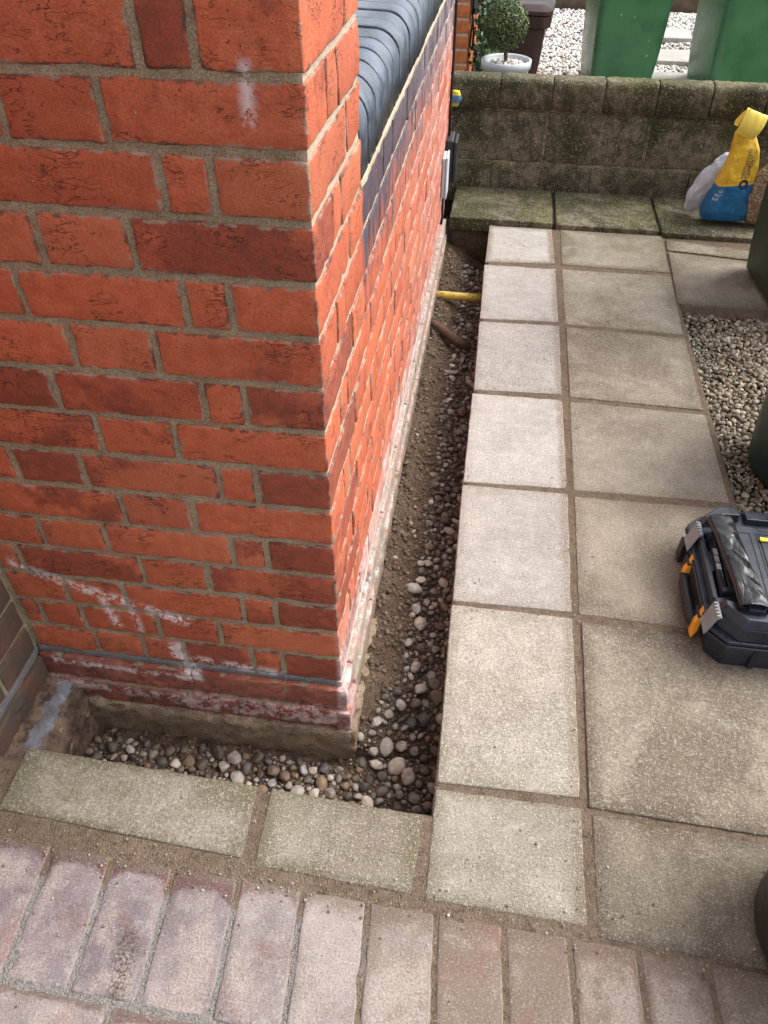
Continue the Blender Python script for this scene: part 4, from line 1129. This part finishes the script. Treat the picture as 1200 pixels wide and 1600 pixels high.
p2, fc = text2d('MASTERCRETE', .0165); wrap('print', p2, fc, M_INK, .018, .170, R(84), bagb)
p2, fc = text2d('CEMENT', .0215); wrap('print', p2, fc, M_INK, .036, .170, R(84), bagb)
ring = [(r_ * math.cos(t), r_ * math.sin(t)) for r_ in (.009, .0175) for t in np.linspace(0, 2 * math.pi, 40, endpoint=False)]
wrap('logo_ring', ring, [(k, (k + 1) % 40, 40 + (k + 1) % 40, 40 + k) for k in range(40)], M_INK, .024, .150, 0, bagb)
for tx, cz_, cx_ in (('OF', .116, -.066), ('RET', .102, -.076), ('INT', .088, -.082)):
    p2, fc = text2d(tx, .014); wrap('print', p2, fc, M_WINK, cx_, cz_, R(-6), bagb)
# milky plastic bag behind it
def m_film(name, col, alpha_rough=.3):
    g = G(name, .28, .5); p = g.obj(); wr = g.noise(p, 28, 5, .6, 1.2)
    c = g.mix(g.mr(wr, .35, .65), tuple(v * .8 for v in col), col)
    g.b.inputs['Transmission Weight'].default_value = .15
    return g.out(c, None, g.bump(wr, 1., .010))
M_FILM = m_film('milky_film', (.70, .74, .80))
wb_ = empty('plastic_bag', (1.055, 2.53, .036), 'crumpled milky plastic bag behind the cement bag', 'bag')
keys = [(.0, -.038, .0, .012, .01, .2, .9), (.02, -.030, .0, .030, .020, .2, .9), (.09, -.004, .0, .048, .035, .2, .9), (.15, .022, .0, .048, .035, .2, .9), (.20, .046, .0, .034, .024, .2, .9), (.235, .062, .0, .014, .01, .2, .9)]
link('bag', *bag_mesh(interp(keys, 30), 40, .010, 9, 26), M_FILM, wb_)
# aggregate bag at the right edge
ab = empty('aggregate_bag', (1.285, 2.46, .032), 'clear sack of beige gravel beside the cement bag', 'bag')
M_AGG = m_stone('beige_aggregate', [(0, (.42, .33, .22)), (.3, (.52, .42, .29)), (.6, (.33, .25, .16)), (.8, (.60, .51, .38))])
keys = [(.0, .0, .0, .05, .03, 0, .8), (.03, .0, .0, .066, .045, 0, .8), (.10, .0, .0, .074, .05, 0, .8), (.18, .006, .01, .062, .042, 0, .8), (.225, .012, .015, .035, .022, 0, .8)]
link('sack', *bag_mesh(interp(keys, 26), 44, .004, 5, 20), m_soil('beige_fill', (.34, .26, .17), (.42, .33, .22), (.26, .19, .12)), ab)
ai = []
for _ in range(900):
    t, z = rg.uniform(math.pi, 2 * math.pi), rg.uniform(.015, .205); kk = interp(keys, 26)[int(z / .225 * 25)]
    ai.append((kk[1] + kk[3] * .98 * math.copysign(abs(math.cos(t)) ** .8, math.cos(t)), kk[2] + kk[4] * .98 * -abs(math.sin(t)) ** .8, z, rg.uniform(.0045, .0075)))
stuff('gravel_fill', ai, TINY, M_AGG, ab)
keys2 = [(.20, .012, .012, .040, .026, 0, .9), (.24, .020, .012, .022, .016, 0, .9), (.27, .010, .010, .038, .024, .3, .9), (.295, .004, .01, .046, .020, .3, .9)]
link('neck', *bag_mesh(interp(keys2, 14), 36, .007, 12, 30), M_FILM, ab)
# scrap of another bag at the far end of the house wall
sb = empty('bag_scrap', (-.005, 2.70, .355), 'blue and yellow bag corner showing past the brick wall end', 'bag')
keys = [(.0, .0, -.006, .014, .010, 0, .9), (.03, .004, -.006, .026, .014, 0, .9), (.06, .002, -.006, .018, .012, 0, .9)]
def m_scrap():
    g = G('scrap_film', .4, .4); x, y, z = g.sep(g.obj()); c = g.ramp(g.mr(z, 0., .065, smooth=False), [(0, (.5, .42, .1)), (.22, (.12, .22, .38)), (.68, (.75, .62, .04))], 'CONSTANT'); return g.out(c)
link('bag', *bag_mesh(interp(keys, 14), 24, .005, 2, 40), m_scrap(), sb)

# ================================================================== TUBS AT THE RIGHT EDGE
M_TUB = m_plain('black_tub_plastic', (.020, .020, .021), .45, .45, .35, 14, .001, 0, .5)
tb = empty('black_bucket', (.858, -.352, .0), 'scuffed black plastic bucket on the front slab', 'bucket')
link('bucket', *lathe([(.001, .001), (.118, .001), (.130, .006), (.138, .02), (.150, .20), (.158, .202), (.160, .222), (.153, .226), (.146, .215), (.132, .03), (.001, .02)], 64), M_TUB, tb)
link('handle', *tube([(.158 * math.cos(t), .158 * math.sin(t) * .96, .212 - .05 * math.sin(t)) for t in np.linspace(0, math.pi, 20)], .003, 8), m_plain('wire', (.3, .3, .3), .35, .5, .1, 10, .0002, 1.), tb)
M_GTUB = m_plain('dark_green_tub', (.012, .034, .026), .4, .45, .35, 14, .001, 0, .6)
tg = empty('green_tub', (1.150, .885, -.035), 'scratched dark green round tub standing in the gravel', 'tub')
link('tub', *lathe([(.001, .001), (.165, .001), (.182, .012), (.192, .04), (.198, .12), (.205, .42), (.216, .423), (.218, .45), (.207, .452), (.195, .43), (.184, .05), (.001, .04)], 64), M_GTUB, tg)

# ================================================================== TOOL CASE
M_CASE = m_plain('case_plastic', (.021, .026, .037), .33, .45, .22, 18, .0009)
M_CASED = m_plain('case_dark_plastic', (.014, .015, .018), .5, .4, .25, 18, .0009)
M_LATCH = m_plain('latch_grey', (.24, .265, .265), .5, .4, .12, 25, .0006)
M_ORNG = m_plain('orange_plastic', (.78, .30, .015), .42, .45, .10, 15, .0004)
M_YCLIP = m_plain('yellow_plastic', (.85, .68, .03), .42, .45, .05, 15, .0004)
tc = empty('tool_case', (.722, .165, .002), 'black plastic tool case with orange handle arms lying on the path', 'tool case')
W_, D_ = .34, .362
def octo(x0, x1, y0, y1, c):
    return [(x0 + c, y0), (x1 - c, y0), (x1, y0 + c), (x1, y1 - c), (x1 - c, y1), (x0 + c, y1), (x0, y1 - c), (x0, y0 + c)]
def tcase(name, vf, mat=M_CASE, bw=.0022, par=tc): return bevel(link(name, *vf, mat, par, smooth=False), bw, 2, 25)
base = tcase('base', prism(octo(.008, W_, .008, D_ - .008, .028), 0, .066, octo(.0, W_ + .012, .0, D_, .032)))
for x in (.085, .19, .29): tcase('base_rib', box(x, x + .012, -.001, .012, .006, .060), M_CASED, .0015, base)
tcase('lip', prism(octo(-.006, W_ + .018, -.006, D_ + .006, .034), .0665, .0745), M_CASE, .002)
tcase('lip', prism(octo(-.004, W_ + .016, -.004, D_ + .004, .033), .0775, .0855), M_CASE, .002)
tcase('seal', prism(octo(.004, W_, .004, D_ - .004, .04), .0745, .0775), M_CASED, .0005)
# lid: notched on the handle side
def lidpoly(i): return [(.046 + i, .0 + i), (W_, .0 + i), (W_, D_ - i), (.046 + i, D_ - i), (.002 + i, D_ - .044 - i * .4), (.002 + i, D_ - .085), (.036 + i, D_ - .092), (.036 + i, .092), (.002 + i, .085), (.002 + i, .044 + i * .4)]
lid = tcase('lid', prism(lidpoly(0), .086, .116, lidpoly(.006)))
# raised corner armour, edge bars, panels and grooves
for y0, y1, fl_ in ((.002, .060, 1), (D_ - .060, D_ - .002, -1)):
    yy = (lambda a: a) if fl_ == 1 else (lambda a: D_ - a)
    pl = [(.048, yy(.006)), (.098, yy(.006)), (.098, yy(.040)), (.060, yy(.044)), (.040, yy(.064)), (.008, yy(.070)), (.008, yy(.046))]
    tp = [(.054, yy(.016)), (.094, yy(.016)), (.094, yy(.038)), (.062, yy(.040)), (.040, yy(.060)), (.020, yy(.064)), (.020, yy(.050))]
    if fl_ == -1: pl, tp = pl[::-1], tp[::-1]
    tcase('corner_guard', prism(pl, .1165, .136, tp), M_CASE, .002, lid)
    eb = [(.108, yy(.006)), (W_ - .002, yy(.006)), (W_ - .002, yy(.046)), (.108, yy(.046))]; et = [(.110, yy(.018)), (W_ - .004, yy(.018)), (W_ - .004, yy(.044)), (.110, yy(.044))]
    if fl_ == -1: eb, et = eb[::-1], et[::-1]
    tcase('edge_bar', prism(eb, .1165, .131, et), M_CASE, .002, lid)
tcase('hinge_recess', box(.17, .26, D_ - .030, D_ - .010, .1315, .1335), M_CASED, .001, lid)
tcase('hinge_cover', box(.182, .25, D_ - .026, D_ - .013, .134, .1365), M_CASE, .001, lid)
tcase('top_panel', prism(octo(.062, W_ - .004, .062, D_ - .062, .006), .1165, .125), M_CASE, .002, lid)
for x0, x1, y0, y1 in ((.072, .112, .075, D_ - .082), (.122, .33, .075, D_ - .082)):
    tcase('panel_groove', merge([box(x0, x1, y0, y0 + .003, .1235, .1262), box(x0, x1, y1 - .003, y1, .1235, .1262), box(x0, x0 + .003, y0 + .003, y1 - .003, .1235, .1262), box(x1 - .003, x1, y0 + .003, y1 - .003, .1235, .1262)]), M_CASED, .0005, lid)
    tcase('inset_panel', box(x0 + .006, x1 - .006, y0 + .006, y1 - .006, .1252, .1272), M_CASE, .001, lid)
tcase('clip', prism([(.126, .252), (.152, .252), (.156, .246), (.178, .246), (.178, .268), (.156, .268), (.152, .262), (.126, .262)], .1275, .132), M_YCLIP, .001)
# bar and accessory tube in the notch
tcase('side_bar', prism([(.006, .088), (.016, .088), (.016, .160), (.024, .172), (.024, .215), (.016, .228), (.016, .274), (.006, .274)], .0865, .112), M_CASE, .0015)
tcase('bar_slot', box(.0175, .0225, .178, .208, .1122, .1135), M_CASED, .0005)
link('clear_tube', *tube([(.031, .098, .106), (.031, .265, .106)], .0085, 14), M_CASED, tc)
M_CLR = m_plain('clear_plastic', (.42, .43, .44), .15, .6, .5, 60, .0005)
for y in (.168, .190, .212): tcase('tube_window', box(.0265, .0355, y, y + .018, .1125, .1155), M_CLR, .001)
for y in (.094, .258): tcase('tube_clamp', prism([(.018, y), (.046, y), (.046, y + .016), (.018, y + .016)], .0865, .126, [(.024, y + .002), (.044, y + .002), (.044, y + .014), (.024, y + .014)]), M_CASE, .002)
# latches: ribbed grey flaps over the edge
for yc in (.046, .282):
    pf = [(.020, .122), (.012, .1235), (.002, .119), (-.004, .108), (-.009, .096), (-.014, .082), (-.022, .070), (-.020, .067), (-.010, .078), (-.004, .092), (.001, .104), (.006, .114), (.014, .118)]
    pf = [(x * .55, z) for x, z in pf]
    V = [(x, yc - .021, z) for x, z in pf] + [(x, yc + .021, z) for x, z in pf]; n = len(pf)
    F = [(i, (i + 1) % n, n + (i + 1) % n, n + i) for i in range(n)] + [tuple(range(n))[::-1], tuple(range(n, 2 * n))]
    la = tcase('latch', (V, F), M_LATCH, .001)
    for k in range(5): tcase('latch_rib', mv(box(.0, .009, -.0018, .0018, .0, .004), (.000, yc - .0176 + k * .0088, .1205)), M_LATCH, .0008, la)
# handle: rubber grip between two orange arms, folded down
grip = link('grip', *tube([(-.013, .080, .034), (-.015, .098, .030), (-.0155, .150, .029), (-.015, .202, .030), (-.013, .222, .034)], [.0105, .012, .0125, .012, .0105], 16), M_CASED, tc)
for y, sgn in ((.090, -1), (.240, 1)):
    pf = [(-.002, .084), (.006, .080), (-.004, .050), (-.012, .030), (-.030, .012), (-.040, .022), (-.030, .048), (-.018, .060)]
    pf = [(x * .55 - .001, z) for x, z in pf]; sl = lambda z: (z - .084) * .36
    V = [(x, y - .008 + sl(z), z) for x, z in pf] + [(x, y + .008 + sl(z), z) for x, z in pf]; n = len(pf)
    F = [(i, (i + 1) % n, n + (i + 1) % n, n + i) for i in range(n)] + [tuple(range(n))[::-1], tuple(range(n, 2 * n))]
    tcase('handle_arm', (V, F), M_ORNG, .0025)
    tcase('arm_socket', box(-.012, .0, y - .016, y + .016, .046, .0655), M_CASED, .002)
tcase('side_foot', box(-.014, -.001, D_ - .075, D_ - .045, .004, .062), M_CASED, .003)

# rolled black plastic on the lid
def m_film_black():
    g = G('black_polythene', .2, .55); p = g.obj()
    wr = g.noise(g.vm('MULTIPLY', p, (2.0, .7, 1)), 13, 3, .5, .8)
    c = g.mix(g.mr(g.noise(p, 70, 5, .75), .60, .78), (.009, .009, .010), (.05, .05, .05))
    return g.out(c, g.mr(wr, .3, .7, .12, .26), g.bump(wr, .8, .008))
pr_ = empty('polythene_roll', (.775, .330, .131), 'folded roll of shiny black polythene lying on the tool case', 'polythene')
V, F = [], []; n = 40; m_ = 60
for i in range(m_ + 1):
    f = i / m_; y = .128 - f * .258; tw = .35 * math.sin(f * 3.0 + .3); wd = .026 + .005 * f - .004 * math.sin(f * math.pi)
    for k in range(n):
        t = 2 * math.pi * k / n; c, s_ = math.cos(t), math.sin(t)
        x = wd * math.copysign(abs(c) ** .8, c); z = .0125 * math.copysign(abs(s_) ** .7, s_)
        z += .0028 * mn.noise(Vector((x * 50, y * 22, 2.))) + .002 * (1 - 2 * abs(mn.noise(Vector((x * 38 + y * 26, y * 9, 7.)))))
        cx_ = -.010 + .026 * f
        V.append((cx_ + x * math.cos(tw * .25) , y, .0165 + z + x * .12 * math.sin(tw)))
for i in range(m_):
    for k in range(n): F.append((i * n + k, i * n + (k + 1) % n, (i + 1) * n + (k + 1) % n, (i + 1) * n + k))
b0 = len(V)
for k in range(n):       # open near end: a lip turned inwards
    p = Vector(V[m_ * n + k]); c0 = Vector((.016, p.y, .0165)); V.append(tuple(c0 + (p - c0) * .86 + Vector((0, .012, 0))))
for k in range(n): F.append((m_ * n + k, m_ * n + (k + 1) % n, b0 + (k + 1) % n, b0 + k))
F.append(tuple(range(b0, b0 + n))); F.append(tuple(range(n))[::-1])
link('sheet', V, F, m_film_black(), pr_)
link('inner_fold', *merge([box(.000, .034, -.134, -.118, .010, .0135), box(.003, .034, -.1345, -.118, .0155, .018)]), M_CASE, pr_, smooth=False)
